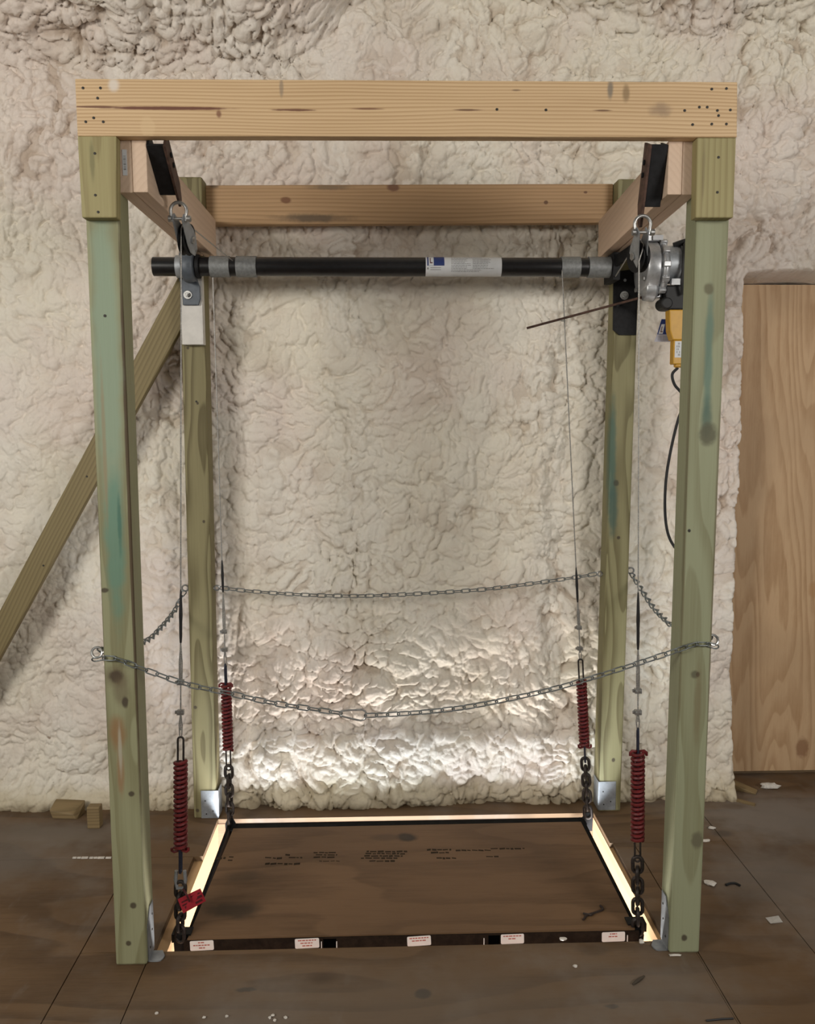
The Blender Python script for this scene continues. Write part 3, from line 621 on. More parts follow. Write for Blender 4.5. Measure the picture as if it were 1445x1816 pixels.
sticker(337, 379, 1671, 1687, .03, (.3, .72, .25)); sticker(523, 566, 1665, 1681, .03, (.75, .55, .4)); sticker(722, 764, 1661, 1676, .05, (.8, .6)); sticker(888, 929, 1657, 1673, .02, (.78, .35)); sticker(1067, 1108, 1655, 1669, .02, (.3, .42))
for (a, b) in ((573, 596), (866, 886)):  # slots are not cut; flat black patches carry their shade
    p0, p1 = at(a, 1670, fyr-.0005), at(b, 1670, fyr-.0005)
    part('rail_slot_shade', MB().box(p0.x, p1.x, fyr-.0008, fyr, -.05, .004), SLOT_SHADE, PL, 'black patch for the shade of a slot in the front rail')
mb = MB()  # white ticks stand for light showing at the slots
for px in (570, 597, 858, 1112):
    p = at(px, 1675, fyr-.001); mb.box(p.x-.0012, p.x+.0012, fyr-.003, fyr-.0002, -.03, -.004)
part('slot_light_ticks', mb, STICK, PL, 'pale ticks painted as light in the rail slots', kind='stuff')
# black grade stamp printed across the deck
mb = MB(); R = random.Random(5)
def dash(px0, px1, py, th=.0055):
    x = px0
    while x < px1-2:
        l = min(R.uniform(4, 13), px1-x); a, b = atz(x, py+R.uniform(-.5, .5), zt_+.0003), atz(x+l, py+R.uniform(-.5, .5), zt_+.0003); t = th*R.uniform(.6, 1.3)
        mb.add([a-Vector((0, t, 0)), b-Vector((0, t, 0)), b+Vector((0, t, 0)), a+Vector((0, t, 0))], [(0, 1, 2, 3)]); x += l+R.uniform(1, 3)
for args in [(384, 400, 1522), (406, 414, 1520), (404, 412, 1526), (470, 482, 1521), (484, 500, 1522), (506, 514, 1516), (512, 536, 1521), (470, 532, 1532), (556, 598, 1512), (560, 598, 1516), (556, 596, 1520), (566, 602, 1527, .0025), (650, 722, 1510), (648, 718, 1514), (646, 714, 1518), (640, 706, 1522), (655, 700, 1527), (757, 800, 1507), (764, 796, 1512), (774, 812, 1522), (808, 870, 1508), (870, 930, 1505), (862, 884, 1519)]: dash(*args)
part('grade_stamp', mb, plain('stamp_ink', (.034, .024, .015), .8, spec=.1), PL, 'smudged dark grade stamp', kind='stuff')

# ------------------------------------------------------------------ drive shaft hoist
SY, SZ = .83, at(700, 473.5, .83).z; SR = .0335
HX = lambda px: at(px, 473, SY-SR).x
hoist = thing('shaft_hoist', 'black drive shaft with grey sleeves and silver gear motor between the rear posts', 'hoist', (.8, SY, SZ))
part('drive_shaft', MB().cyl((HX(268), SY, SZ), (HX(1092), SY, SZ), SR*.99, 28), STEEL_SATIN, hoist, smooth=True)
for a, b in ((370, 405), (417, 453), (997, 1031), (1046, 1085)):
    part('drum_sleeve', MB().lathe((HX(a), SY, SZ), (1, 0, 0), [(0, SR), (0, SR+.0035), (HX(b)-HX(a), SR+.0035), (HX(b)-HX(a), SR)], 28), SLEEVE, hoist, smooth=True)
def cylpatch(x0, x1, a0, a1, r, n=8):
    vs = []; 
    for k in range(n+1):
        a = a0+(a1-a0)*k/n; vs += [(x0, SY-r*math.cos(a), SZ+r*math.sin(a)), (x1, SY-r*math.cos(a), SZ+r*math.sin(a))]
    return vs, [(2*k, 2*k+1, 2*k+3, 2*k+2) for k in range(n)]
lab = part('shaft_label', MB().add(*cylpatch(HX(755), HX(890), -1.5, 1.5, SR+.0004, 16)), LABELW, hoist, 'white printed label wrapped on the black shaft', smooth=True)
part('logo_block', MB().add(*cylpatch(HX(757.5), HX(788), -.02, 1.45, SR+.0007)), BLUEL, lab)
part('logo_panel', MB().add(*cylpatch(HX(760), HX(769), 0, 1.2, SR+.0010)), LABELW, lab)
mb = MB(); mb.add(*cylpatch(HX(762.3), HX(763.8), .22, .95, SR+.0013)); mb.add(*cylpatch(HX(762.3), HX(767), .22, .34, SR+.0013))
part('logo_letter', mb, INKR, lab, 'dark red letter L')
mb = MB(); R = random.Random(3)
for i in range(11):
    a = .95-i*.16
    for (x0, x1) in (((800, 836), (838, 876)) if 0 < i < 9 else ((800, 858),)):
        xx = x0; e = x1-R.uniform(0, 12)
        while xx < e: l = R.uniform(2, 6); mb.add(*cylpatch(HX(xx), HX(min(xx+l, e)), a, a+.055, SR+.0008, 1)); xx += l+.7
for i in range(2):
    a = -.25-i*.2; mb.add(*cylpatch(HX(763), HX(782), a, a+.06, SR+.0008, 1))
mb.add(*cylpatch(HX(757.5), HX(760), -.4, -.2, SR+.0008, 1))
part('label_print', mb, INK, lab, kind='stuff')
# left pillow block and its white spacer
b0, b1 = at(318, 456, .884), at(361, 611, .884)
part('spacer_block', MB().box(b0.x, b1.x, .884, .9225, b1.z, b0.z), WHITEP, hoist, 'white painted wooden spacer block', bevel=.002)
mb = MB(); ff = .872
pts = [at(px, py, ff) for px, py in ((324, 541), (352, 541), (355, 530), (354, 508), (348, 492), (348, 450), (342, 432), (326, 432), (317, 450), (317, 494), (322, 508))]
mb.plate(pts, (0, .011, 0))
xc = HX(332)
mb.lathe((xc-.022, SY, SZ), (1, 0, 0), [(0, SR+.004), (.003, SR+.018), (.012, SR+.022), (.034, SR+.022), (.042, SR+.017), (.044, SR+.004)], 26)
mb.box(xc-.02, xc+.02, SY, ff+.002, SZ-.05, SZ+.05)
part('bearing_block', mb, CASTGREY, hoist, 'blue grey cast pillow block bearing', bevel=.002, smooth=True)
part('shaft_collar', MB().lathe((xc-.044, SY, SZ), (1, 0, 0), [(0, SR), (0, SR+.006), (.02, SR+.006), (.02, SR)], 24), GALV, hoist, smooth=True)
part('shaft_collar', MB().lathe((xc+.026, SY, SZ), (1, 0, 0), [(0, SR), (0, SR+.008), (.012, SR+.008), (.012, SR)], 24), STEEL_BLACK, hoist, smooth=True)
def hexbolt(p, d, r=.010): 
    m = MB(); m.lathe(p, d, [(0, r*1.75), (.0025, r*1.75), (.003, r*1.6)], 20); m.lathe(Vector(p)+Vector(d)*.003, d, [(0, r), (.007, r), (.008, r*.85)], 6); m.lathe(Vector(p)+Vector(d)*.011, d, [(0, r*.5), (.008, r*.5), (.009, r*.4)], 10); return m
part('bolt', hexbolt(at(333, 523, ff-.001), (0, -1, 0), .009), ZINC, hoist)
# right mounting plate, gearbox, motor
pf = .914
pts = [at(px, py, pf) for px, py in ((1088, 482), (1133, 476), (1128, 594), (1098, 594), (1087, 585))]
plate = part('mounting_plate', MB().plate(pts, (0, .008, 0)), STEEL_BLACK, hoist)
part('bolt', hexbolt(at(1107, 524, pf-.001), (0, -1, 0), .009), ZINC, hoist)
part('bolt', MB().lathe(at(1108, 497, pf-.001), (0, -1, 0), [(0, .006), (.003, .005)], 12), GALV, hoist)
mb = MB(); a = at(1082, 470, .83); b = at(1139, 432, .62); d = (b-a)
mb.obox((a+b)/2+Vector((0, 0, .0)), d/2, Vector((.0, .0, .020)), d.cross(Vector((0, 0, 1))).normalized()*.004)
mb.box(HX(1086), HX(1098), SY-.045, .914, SZ-.05, SZ+.045)
part('support_arm', mb, STEEL_BLACK, hoist)
gx = at(1142, 478, .80).x; gz = at(1160, 476, .80).z
mb = MB(); gy = .80
mb.lathe((gx, gy, gz), (1, 0, 0), [(-.018, .045), (-.012, .088), (.0, .094), (.034, .094), (.040, .080), (.044, .094), (.056, .096), (.066, .09), (.070, .07)], 28)
for k in range(12):
    t = 2*PI*k/12; mb.obox((gx+.052, gy+.094*math.cos(t), gz+.094*math.sin(t)), (.013, 0, 0), (0, .010*math.cos(t), .010*math.sin(t)), (0, -.010*math.sin(t), .010*math.cos(t)))
mb.box(gx-.012, gx+.048, gy-.05, gy+.05, gz+.085, gz+.108)
mb.lathe((gx-.012, gy-.02, gz-.075), (1, 0, 0), [(0, .02), (.006, .042), (.04, .046), (.05, .034), (.055, .015)], 18)
part('gearbox', mb, ALU, hoist, 'silver cast gearbox housing', bevel=.003, smooth=True)
mb = MB()
for (a_, b_) in ((.03, -.08), (.03, .08), (-.08, .03), (-.075, -.05)): mb.lathe((gx-.018, gy+a_*.9, gz+b_*.9), (-1, 0, 0), [(0, .008), (.006, .008), (.007, .005)], 6)
part('housing_bolts', mb, ZINC, hoist, kind='stuff')
p0, p1 = at(1158, 432, gy-.06), at(1176, 441, gy-.06); part('maker_plate', MB().box(p0.x, p1.x, gy-.0575, gy-.0565, gz+.088, gz+.105), LABELW, hoist)
mb = MB(); mb.lathe((gx+.066, gy, gz+.012), (1, 0, 0), [(0, .055), (0, .066), (.05, .066), (.05, .06), (.19, .06), (.2, .04)], 26)
mot = part('motor', mb, GALV, hoist, 'grey ribbed motor body', smooth=True)
for k in range(9): part('fin', MB().lathe((gx+.118+k*.008, gy, gz+.012), (1, 0, 0), [(0, .060), (0, .072), (.004, .072), (.004, .06)], 26), GALV, mot)
part('cable_loom', MB().tube(spline([(gx+.150, gy-.03, gz+.082), (gx+.128, gy-.05, gz+.075), (gx+.116, gy-.078, gz+.03), (gx+.116, gy-.075, gz-.05), (gx+.12, gy-.06, gz-.10)]), .0065, 8), BLACKP, mot)
part('cable_loom', MB().tube(spline([(gx+.172, gy+.0, gz+.085), (gx+.14, gy-.035, gz+.088), (gx+.095, gy-.025, gz+.075)]), .010, 8), BLACKP, mot)
p0, p1 = at(1177, 506, .76), at(1216, 549, .76)
jb = part('junction_box', MB().hexa([(p0.x+.010, .755, p1.z), (p1.x, .755, p1.z), (p1.x, .83, p1.z), (p0.x+.010, .83, p1.z), (p0.x+.004, .755, p0.z), (p1.x, .755, p0.z), (p1.x, .83, p0.z), (p0.x+.004, .83, p0.z)])
     .lathe((p0.x+.012, .792, p1.z+.022), (0, -1, 0), [(-.036, .022), (.037, .022), (.040, .016)], 16), BLACKP, hoist, 'black junction box under the motor', bevel=.005)
p0, p1 = at(1191, 494, .73), at(1206, 505, .73); part('data_label', MB().box(p0.x, p1.x, .729, .7305, p1.z, p0.z).box(p0.x+.004, p1.x-.004, .7305, .76, p1.z+.003, p0.z-.003), LABELW, hoist)
# slack cable arm
ra, rb_ = at(934, 582, .79), at(1150, 524, .79)
arm = part('limit_arm', MB().cyl(ra, rb_, .0042, 8), RUSTY, hoist, 'thin dark limit switch arm', smooth=True)
part('arm_pivot', MB().cyl(rb_, rb_+Vector((.035, .0, .006)), .009, 10).cyl(at(1095, 541, .79), at(1095, 541, .91), .006, 8), STEEL_BLACK, hoist)
ec = at(998.5, 569, .786); part('cable_eye', MB().tube(ring_pts(ec, .0075, (1, 0, 0), (0, 1, 0), 14), .0018, 6, True), ZINC, hoist, smooth=True)

# ------------------------------------------------------------------ hanger brackets, shackles, pulleys
PUL = {}
def hanger(side, label, T0, B0, xin, w, tip, shl, pl, drum_px, drum_gap):
    """side +1 left (face looks to +x), T0/B0 top and bottom of the black leg on the beam face"""
    d = (B0-T0).normalized(); L = (B0-T0).length; n = Vector((side, 0, 0)).cross(d); n = n if n.y > 0 else -n   # points up and back
    hb_ = thing('hanger_bracket', label, 'bracket', T0)
    m = T0+d*L/2
    a = part('angle_iron', MB().obox(m+Vector((side*w/2, 0, 0)), d*L/2, Vector((w/2, 0, 0)), n*.003).obox(m+Vector((side*.0035, 0, 0))+n*.022, d*L/2, Vector((.003, 0, 0)), n*.022), STEEL_BLACK, hb_, bevel=.001)
    xi = Vector((side*(w-.003), 0, 0)); Lt = (tip-(T0+xi)).dot(d)
    s0 = T0+xi
    poly = [s0-n*.006, s0+d*L-n*.006, s0+d*(Lt)-n*.004+d*.006, s0+d*(Lt+.010)+n*.010, s0+d*Lt+n*.024, s0+d*L+n*.044, s0+n*.044]
    part('strap', MB().plate(poly, (side*.007, 0, 0)), RUSTY, hb_, 'rusty flat strap with a pointed lower end', bevel=.001)
    for k in (.3, .5): part('bolt', MB().lathe(s0+d*L*k+n*.02+Vector((side*.007, 0, 0)), (side, 0, 0), [(0, .007), (.004, .007), (.005, .005)], 6), STEEL_BLACK, hb_)
    return hb_
# left
T0, B0 = atx(259, 253, .1675), atx(286, 344, .1675)
T0 = Vector((.167, .028, 2.272)); B0 = Vector((.167, .118, 2.128)) if False else B0
T0 = atx(259, 256, .1675); B0 = atx(284, 345, .1675); tipL = atx(314, 386, .2125)
hanger(1, 'black angle iron hanger with rusty strap, tilted, on the left beam under the header', T0, B0, .167, .046, tipL, None, None, None, None)
T1, B1 = atx(1184, 256, 1.5325), atx(1170, 367, 1.5345); tipR = atx(1142, 402, 1.489)
hanger(-1, 'black angle iron hanger with rusty strap, almost upright, on the right beam under the header', T1, B1, 1.535, .046, tipR, None, None, None, None)
def shackle(p, top, label, cat='shackle', r=.019):
    """bow around the strap tip at top, pin at p"""
    s = thing('bow_shackle', label, cat, p, 'bow shackles')
    pts = [p+Vector((-.019, 0, -.004)), p+Vector((-.023, .0, .016)), p+Vector((-.019, 0, .036))]; 
    arc = [p+Vector((-.022*math.cos(t), 0, .022+.022*math.sin(t))) for t in [PI*k/10 for k in range(11)]]
    part('bow', MB().tube([p+Vector((-.017, 0, -.006)), p+Vector((-.020, 0, .009))]+arc+[p+Vector((.020, 0, .009)), p+Vector((.017, 0, -.006))], .0048, 10), ZINC, s, smooth=True)
    part('pin', MB().cyl(p+Vector((-.028, 0, 0)), p+Vector((.028, 0, 0)), .0045, 10).lathe(p+Vector((.022, 0, 0)), (1, 0, 0), [(0, .009), (.010, .009), (.012, .006)], 10).lathe(p+Vector((-.029, 0, 0)), (1, 0, 0), [(0, .005), (.001, .009), (.010, .009)], 10), ZINC, s, smooth=True)
    return s
def pulley(label, top, C, ax, r=.044, plate_w=.026):
    """cheek plates from the pin at top to beyond the axle C, axle along ax"""
    s = thing('cable_pulley', label, 'pulley', C, 'cable pulleys'); ax = Vector(ax).normalized(); d = (C-top); L = d.length; d.normalize(); n = ax.cross(d).normalized()
    part('sheave', MB().lathe(C-ax*.010, ax, [(0, .012), (0, r), (.003, r), (.010, r-.010), (.017, r), (.020, r), (.020, .012)], 28), STEEL_BLACK, s, smooth=True)
    for sg in (-1, 1):
        c0 = top-d*.010; poly = [c0-n*.010, c0+n*.010, C+n*plate_w*1.15-d*.012, C+n*plate_w*1.15+d*.018, C+n*.012+d*(r+.010), C-n*.012+d*(r+.010), C-n*plate_w*1.15+d*.018, C-n*plate_w*1.15-d*.012]
        part('cheek_plate', MB().plate([p+ax*(sg*.0125) for p in poly], ax*(sg*.003)), GALV, s, bevel=.001)
    part('axle', MB().cyl(C-ax*.02, C+ax*.02, .006, 10).lathe(C+ax*.0155, ax, [(0, .011), (.006, .011), (.007, .008)], 6).lathe(C-ax*.0155, -ax, [(0, .011), (.006, .011), (.007, .008)], 6), ZINC, s)
    part('guard_pin', MB().cyl(C+d*(r+.003)-ax*.017, C+d*(r+.003)+ax*.017, .004, 8), ZINC, s)
pL = at(317, 388, tipL.y+.004); shackle(pL, tipL, 'silver bow shackle below the left hanger strap')
pR = at(1139, 412, tipR.y+.004); shackle(pR, tipR, 'silver bow shackle below the right hanger strap')
CL = at(331, 425, pL.y+.075); pulley('steel cable pulley hanging in front of the left bearing block', pL, CL, (1, -.16, -.12)); 
CR = at(1132, 455, pR.y+.08); pulley('steel cable pulley hanging in front of the silver gearbox', pR, CR, (1, .30, .08))

# ------------------------------------------------------------------ corner cables, springs and load chains
def helix(a, b, R_, turns, n):
    d = (b-a).normalized(); u = Vector((1, 0, 0)); u = (u-d*u.dot(d)).normalized(); w = d.cross(u)
    return [a.lerp(b, k/n)+(u*math.cos(2*PI*turns*k/n)+w*math.sin(2*PI*turns*k/n))*R_ for k in range(n+1)]
def longloop(a, b, W, face, r):
    d = (b-a); L = d.length+W*.0; d.normalize(); n = (Vector(face)-d*d.dot(Vector(face))).normalized(); m = (a+b)/2
    return MB().tube([m+d*x_+n*y_ for x_, y_, _ in stadium(L, W, 8)], r, 8, True)
def corner(where, T, lug, pk, coil_r, top_open, extra=None):
    """T cable top, lug = platform lug, pk = pixel rows: shrink0, shrink1, clip0, clip1, loop end, spring0, spring1, lower loop end"""
    P = lambda py: online(T, lug, py)
    s0, s1, k0, k1, le, c0, c1, le2 = pk; top = P(le)
    cb = thing('lift_cable', f'thin steel lift cable with a black sleeve and two clips, {where} corner', 'cable', P(s0), 'lift cables at the four corners')
    pts = [P(y) for y in np.linspace(pyof(T)+1, le-14, 14)]
    if extra: pts = extra+pts
    part('wire', MB().tube(pts, .0020, 6), ROPE, cb, smooth=True)
    n = 8; part('heat_shrink_sleeve', MB().tube([P(s0+(s1-s0)*k/n) for k in range(n+1)], [.002, .0035, .0044, .005, .0055, .0046, .0046, .0044, .003], 8), SHRINK, cb, 'black heat shrink sleeve', smooth=True)
    q = Vector((.0042, 0, 0)); w1 = [P(s1), P((s1+k0)/2)+q, P(k0-6)+q*.9, P(k0), P(k1), P((k1+le)/2)+q*1.1, P(le)+q*.6]; w2 = [P(le)-q*.6, P((k1+le)/2)-q*1.1, P(k1), P(k0), P(k0-6)-q*.9, P((s1+k0)/2)-q, P(s1)]
    part('cable_loop', MB().tube(w1+w2, .0019, 6), ROPE, cb, smooth=True)
    for kk in (k0, k1):
        c = P(kk); up = (P(kk-10)-c).normalized()
        part('cable_clip', MB().obox(c, (.010, 0, 0), (0, .007, 0), up*.007).cyl(c+Vector((-.006, -.012, 0)), c+Vector((-.006, .008, 0)), .0025, 8).cyl(c+Vector((.006, -.012, 0)), c+Vector((.006, .008, 0)), .0025, 8).lathe(c+Vector((-.011, 0, 0)), (-1, 0, 0), [(0, .0055), (.005, .0055)], 6), ZINC, cb)
    sp = thing('spring_tensioner', f'dark red coil spring on a steel draw bar, {where} corner', 'spring', P(c1), 'red spring tensioners')
    a, b = P(c0+2), P(c1-2); turns = round((b-a).length/.0142)
    part('coil_spring', MB().tube(helix(a, b, coil_r, turns, turns*14), .0054, 7), REDP, sp, smooth=True)
    hk = MB()
    up = (P(c0)-P(c1)).normalized()
    eA, eB = (b, -up) if top_open else (a, up)
    for sg in (-1, 1): hk.tube([eA+Vector((sg*.004, 0, 0))+eB*.003, eA+Vector((sg*(coil_r+.002), -.004, 0))+eB*.006, eA+Vector((sg*(coil_r+.008), -.006, 0))+eB*.001, eA+Vector((sg*(coil_r+.008), -.006, 0))-eB*.008], .0042, 7)
    part('end_hook', hk, REDP, sp, smooth=True)
    fx, fo = Vector((1, 0, 0)), Vector((.12, 1, 0))
    part('draw_bar', longloop(P(le-2), P(c1-18), .0165, fx if top_open else fo, .0032), DARKLINK if top_open else BLUEROD, sp, smooth=True)
    part('draw_bar', longloop(P(c0+18), P(le2), .0165, fo if top_open else fx, .0032), BLUEROD if top_open else DARKLINK, sp, smooth=True)
    lc = thing('load_chain', f'short dark steel load chain between the red spring and the platform, {where} corner', 'chain', lug, 'load chains at the four corners')
    return P, lc
def load_chain(lc, a, b, roll): run_links(lc, LK_LOAD, [a, b], .0345, roll, .15)
# front left
TL = at(321, 455, CL.y-.045); lugL = LUG['fl']
drL = at(412, 462, SY-SR-.004)
P, lc = corner('front left', TL, lugL, (1045, 1140, 1210, 1263, 1309, 1347, 1508, 1548), .0165, True,
    [drL, CL+Vector((.0, .012, .046)), CL+Vector((-.004, -.020, .042)), CL+Vector((-.006, -.040, .022))])
part('grey_shackle', MB().tube([P(1544)+Vector((-.012, 0, .0)), P(1560)+Vector((-.015, 0, 0)), P(1575)+Vector((-.010, 0, 0)), P(1575)+Vector((.010, 0, 0)), P(1560)+Vector((.015, 0, 0)), P(1544)+Vector((.012, 0, 0))], .0055, 8), GALV, lc, 'grey connector at the top of the chain', smooth=True)
load_chain(lc, P(1568), lugL+Vector((0, -.004, .0)), .25)
PFL = P
TR = at(1133, 462, CR.y-.045); lugR = LUG['fr']; drR = at(1091, 491, SY-SR-.004)
P, lc = corner('front right', TR, lugR, (1050, 1152, 1225, 1263, 1294, 1332, 1494, 1528), .0165, False,
    [drR, CR+Vector((.0, .02, .044)), CR+Vector((.002, -.010, .045)), CR+Vector((.003, -.038, .024))])
load_chain(lc, P(1524), lugR+Vector((0, -.004, .0)), .25)
TT_ = at(377, 478, SY); 
P, lc = corner('rear left', TT_, LUG['rl'], (993, 1050, 1120, 1152, 1180, 1212, 1333, 1366), .0160, False)
load_chain(lc, P(1361), LUG['rl']+Vector((0, -.004, 0)), .25)
TT_ = at(996.5, 478, SY-.03)
P, lc = corner('rear right', TT_, LUG['rr'], (1006, 1068, 1113, 1150, 1171, 1205, 1325, 1352), .0160, True)
load_chain(lc, P(1348), LUG['rr']+Vector((0, -.004, 0)), .25)
# red tag tied on the front left chain
ty = PFL(1590).y-.030
tp = [at(px, py, ty+dy) for px, py, dy in ((315, 1595, 0), (355, 1576, .006), (365, 1598, .010), (325, 1620, .0))]
tag = thing('red_tag', 'red plastic warning tag tied to the front left load chain', 'tag', tp[0])
part('tag_card', MB().plate(tp, (0, .002, 0)), REDT, tag)
part('tag_tie', MB().tube(spline([PFL(1574)+Vector((.010, -.010, 0)), at(330, 1585, ty-.006), at(336, 1599, ty-.004)]), .003, 7), REDINK, tag)
mb = MB()
for (u0, u1, v, th) in ((.10, .42, .30, .05), (.15, .25, .72, .08), (.52, .92, .25, .05), (.55, .95, .5, .09), (.6, .9, .78, .08), (.08, .38, .52, .05), (.30, .42, .60, .04)):
    pp = lambda u, v: (tp[0].lerp(tp[1], u)).lerp(tp[3].lerp(tp[2], u), v)+Vector((0, -.0006, 0))
    mb.add([pp(u0, v-th), pp(u1, v-th), pp(u1, v+th), pp(u0, v+th)], [(0, 1, 2, 3)])
part('tag_print', mb, REDINK, tag, kind='stuff')

# ------------------------------------------------------------------ pendant control, its cord and the hang tag
yy = .735
pc = thing('pendant_control', 'yellow pendant push button control hanging below the black junction box', 'control', at(1203, 650, yy))
def pxbox(px0, px1, py0, py1, y0, y1): a, b = at(px0, py0, y0), at(px1, py1, y0); return MB().box(a.x, b.x, y0, y1, b.z, a.z)
a = [at(px, py, yy) for px, py in ((1187, 549), (1212, 549), (1212, 603), (1193, 603), (1188, 586))]
part('head', MB().plate(a, (0, .05, 0)), YEL, pc, bevel=.004)
hd = part('handle', pxbox(1194.5, 1210, 603, 646, yy+.004, yy+.044), YEL, pc, bevel=.004)
part('handle_cap', MB().lathe(at(1202, 644, yy+.024), (0, 0, -1), [(0, .015), (.012, .015), (.016, .010)], 14), YEL, pc, smooth=True)
st = part('pendant_label', pxbox(1197, 1208, 605, 634, yy+.0030, yy+.0045), LABELW, hd, 'white printed label on the yellow handle')
mb = MB()
for i, px in enumerate((1200, 1202.5, 1204.5)):
    for k in range(5):
        if (i+k) % 4: q = at(px, 607.5+k*5, yy+.002); r_ = at(px+.8, 611+k*5, yy+.002); mb.box(q.x, r_.x, yy+.0024, yy+.003, r_.z, q.z)
part('label_print', mb, INK, hd, kind='stuff')
cord = [at(1202, 652, yy+.024), at(1192, 664, yy+.03), at(1196, 682, yy+.03), at(1208, 697, yy+.03), at(1214, 715, yy+.03), at(1203, 742, yy+.03), at(1190, 795, yy+.03), at(1181, 850, yy+.03), at(1179, 905, yy+.03), at(1184, 945, yy+.03), at(1196, 970, yy+.03), at(1213, 985, yy+.03)]
single('power_cord', MB().tube(spline(cord, 8), .0052, 8), BLACKP, 'black cord looping out from behind the right front post below the yellow control', 'cord', cord[6], smooth=True)
ht_ = thing('hang_tag', 'small blue and grey printed tag beside the yellow pendant control', 'tag', at(1180, 606, yy+.06))
tp = [at(px, py, yy+.06) for px, py in ((1173, 566), (1196, 566), (1196, 593), (1165, 593))]; up2 = [at(px, py, yy+.06) for px, py in ((1165, 593), (1196, 593), (1196, 606), (1160, 606))]
part('tag_card', MB().plate(tp, (0, .001, 0)), BLUEL, ht_); tl = part('tag_strip', MB().plate(up2, (0, .001, 0)), plain('grey_label', (.36, .36, .42), .6, 0, .05), ht_)
lg = [at(px, py, yy+.0595) for px, py in ((1173, 575), (1179, 575), (1175, 592), (1167.5, 592))]; part('logo_panel', MB().plate(lg, (0, .0004, 0)), LABELW, ht_)
mb = MB(); mb.plate([at(px, py, yy+.059) for px, py in ((1173.5, 579), (1174.6, 579), (1172, 589), (1170.8, 589))], (0, .0003, 0)); mb.plate([at(px, py, yy+.059) for px, py in ((1171, 587.4), (1175, 587.4), (1174.6, 589), (1170.8, 589))], (0, .0003, 0))
part('logo_letter', mb, INKR, ht_, 'dark letter L')
mb = MB()
for py in (596, 599, 602): 
    for a_, b_ in ((1166, 1173), (1175, 1186), (1187, 1192)): q, r_ = at(a_, py, yy+.0595), at(b_, py+1, yy+.0595); mb.box(q.x, r_.x, yy+.0592, yy+.0596, r_.z, q.z)
part('tag_print', mb, INK, tl, kind='stuff')
part('tag_string', MB().tube([at(1186, 566, yy+.0605), at(1190, 548, yy+.055)], .001, 5), BLACKP, ht_)

# ------------------------------------------------------------------ plywood panel in the recess at the right
pl = [at(1276, 1373, 1.25), at(1300, 505, 1.25)]
xL = 2.236; xT = pl[1].x
panel = thing('plywood_panel', 'tall plywood access panel set into the foam wall on the right', 'panel', (2.7, 1.26, .014))
part('sheet', MB().hexa([(xL, 1.25, .018), (3.25, 1.25, .018), (3.25, 1.268, .018), (xL, 1.268, .018), (xT, 1.25, pl[1].z), (3.25, 1.25, pl[1].z), (3.25, 1.268, pl[1].z), (xT, 1.268, pl[1].z)]), m_panel, panel)
part('bottom_rail', MB().box(xL+.02, 3.2, 1.27, 1.30, .0005, .03), dark_joist, panel)

# ------------------------------------------------------------------ debris
def scrap(name, px, py, rx, ry, rz, label, cat, mat=FOAMBIT, ang=0., group=None, seed=0, zz=0.):
    p = atz(px, py, zz); single(name, MB().blob((p.x, p.y, zz+rz*.92), rx, ry, rz, 8, 5, .28, seed or int(px), ang), mat, label, cat, (p.x, p.y, zz), group, smooth=True)
scrap('foam_scrap', 1260, 1569, .017, .020, .007, 'oval white foam scrap on the floor right of the right front post', 'scrap', ang=.8)
scrap('foam_scrap', 1365, 1398, .045, .020, .012, 'largest white foam scrap on the floor below the plywood panel', 'scrap')
scrap('foam_scrap', 1262, 1470, .014, .008, .005, 'white foam scrap close behind the right front post, farther one', 'scrap')
scrap('foam_scrap', 1250, 1492, .020, .008, .004, 'white foam scrap close behind the right front post, nearer one', 'scrap')
scrap('foam_scrap', 1137, 1674, .008, .008, .008, 'white foam scrap at the front edge of the opening beside the right lug', 'scrap')
scrap('foam_scrap', 1196, 1695, .018, .006, .003, 'flat white scrap in front of the foot of the right front post', 'scrap')
scrap('foam_scrap', 1020, 1715, .008, .005, .004, 'small white foam crumb in front of the platform, near the fifth sticker', 'scrap')
scrap('foam_scrap', 998, 1667, .012, .006, .004, 'white foam flake lying at the front rail between the right two stickers', 'scrap')
for (px, py, w) in ((278, 1798, 'leftmost of the row of seven'), (362, 1806, 'second of the row from left'), (402, 1804, 'third of the row from left'), (478, 1806, 'left one of the tight trio'), (484, 1802, 'rear one of the tight trio'), (487, 1811, 'front one of the tight trio'), (506, 1806, 'rightmost of the row of seven')):
    scrap('foam_crumb', px, py, .005, .004, .003, f'tiny white foam crumb on the front floor, {w}', 'crumb', group='foam crumbs at the front left')
p = [atz(px, py) for px, py in ((1357, 1628), (1380, 1626), (1388, 1636), (1366, 1640))]
mb = MB(); mb.plate([v+Vector((0, 0, .0007+.003*(i % 2))) for i, v in enumerate(p)], (0, 0, .0006))
single('paper_scrap', mb, plain('paper', (.40, .38, .35), .8), 'flat pale paper scrap on the floor at the right', 'paper', p[0])
p = [atz(px, py)+Vector((0, 0, .005)) for px, py in ((1287, 1572), (1295, 1569), (1304, 1569), (1312, 1573))]
single('wire_offcut', MB().tube(spline(p), .004, 6), BLACKP, 'curved dark wire offcut on the floor right of the oval foam scrap', 'wire', p[0])
p = [atz(px, py, zt_)+Vector((0, 0, .004)) for px, py in ((1034, 1633), (1041, 1625), (1050, 1622), (1062, 1618), (1069, 1614), (1064, 1608))]
mb = MB().tube(spline(p), .0035, 6); q = p[1]; mb.tube([q+Vector((-.01, .01, 0)), q+Vector((.012, -.004, .002)), q+Vector((.02, .008, 0))], .0035, 6)
single('cord_scrap', mb, plain('dark_cord', (.025, .014, .01), .7), 'twisted dark cord scrap lying on the platform deck', 'cord', p[0])
p = [atz(px, py)+Vector((0, 0, .004)) for px, py in ((1122, 1748), (1130, 1742), (1137, 1737), (1142, 1733))]
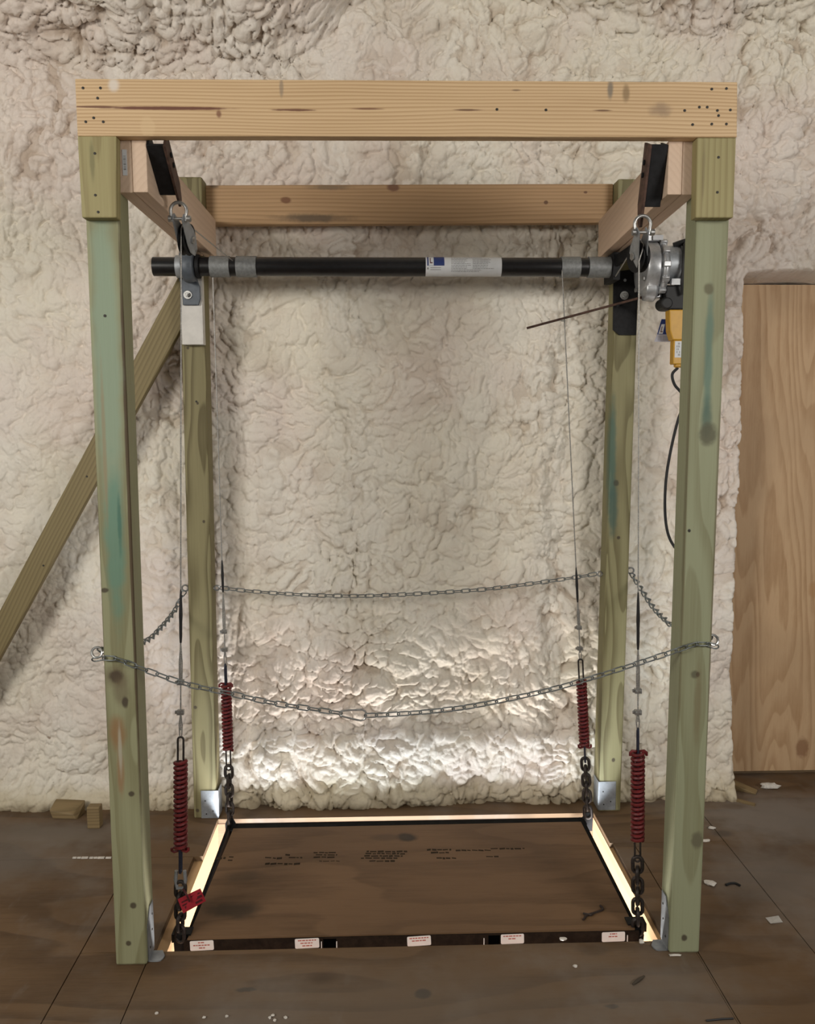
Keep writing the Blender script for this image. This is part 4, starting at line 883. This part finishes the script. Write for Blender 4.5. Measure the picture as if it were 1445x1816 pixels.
single('twig', MB().tube(p, [.003, .005, .004, .002], 6), plain('twig_brown', (.06, .045, .03), .8), 'short brown splinter on the floor in front of the platform', 'splinter', p[0])
p = [atz(px, py)+Vector((0, 0, .003)) for px, py in ((1252, 1812), (1280, 1809), (1300, 1808))]
single('wire_offcut', MB().tube(p, .0025, 6), BLACKP, 'thin straight dark wire offcut at the bottom edge of the picture', 'wire', p[0])
# rubble by the wall
p = atz(116, 1452); b0 = Vector((p.x, p.y, 0))
single('wood_chunk', MB().hexa([b0+Vector(v) for v in ((-.05, 0, 0), (.05, -.01, 0), (.06, .05, 0), (-.05, .06, 0), (-.062, .0, .035), (.03, -.008, .022), (.062, .055, .052), (-.058, .065, .055))]), w_chunk, 'chipped green brown wood chunk at the foot of the foam wall on the left', 'wood', b0, bevel=.004)
p = atz(166, 1470); b0 = Vector((p.x, p.y, 0))
single('wood_stub', MB().box(b0.x-.024, b0.x+.024, b0.y-.0, b0.y+.04, 0, .085), w_chunk, 'short upright wood stub behind the left front post', 'wood', b0, bevel=.003)
p = atz(1305, 1405); b0 = Vector((p.x, p.y, 0))
single('wood_wedge', MB().hexa([b0+Vector(v) for v in ((-.05, .06, 0), (.07, -.03, 0), (.09, .0, 0), (-.02, .11, 0), (-.06, .06, .035), (.07, -.03, .006), (.09, .0, .01), (-.03, .11, .038))]), w_chunk, 'brown wood wedge on the floor at the lower left of the plywood panel', 'wood', b0, bevel=.002)
p = atz(1318, 1424); b0 = Vector((p.x, p.y, 0))
single('splinter', MB().obox(b0+Vector((0, 0, .005)), (.035, -.03, 0), (.004, .005, 0), (0, 0, .005)), w_chunk, 'thin brown splinter on the dusty floor in front of the plywood panel', 'splinter', b0)
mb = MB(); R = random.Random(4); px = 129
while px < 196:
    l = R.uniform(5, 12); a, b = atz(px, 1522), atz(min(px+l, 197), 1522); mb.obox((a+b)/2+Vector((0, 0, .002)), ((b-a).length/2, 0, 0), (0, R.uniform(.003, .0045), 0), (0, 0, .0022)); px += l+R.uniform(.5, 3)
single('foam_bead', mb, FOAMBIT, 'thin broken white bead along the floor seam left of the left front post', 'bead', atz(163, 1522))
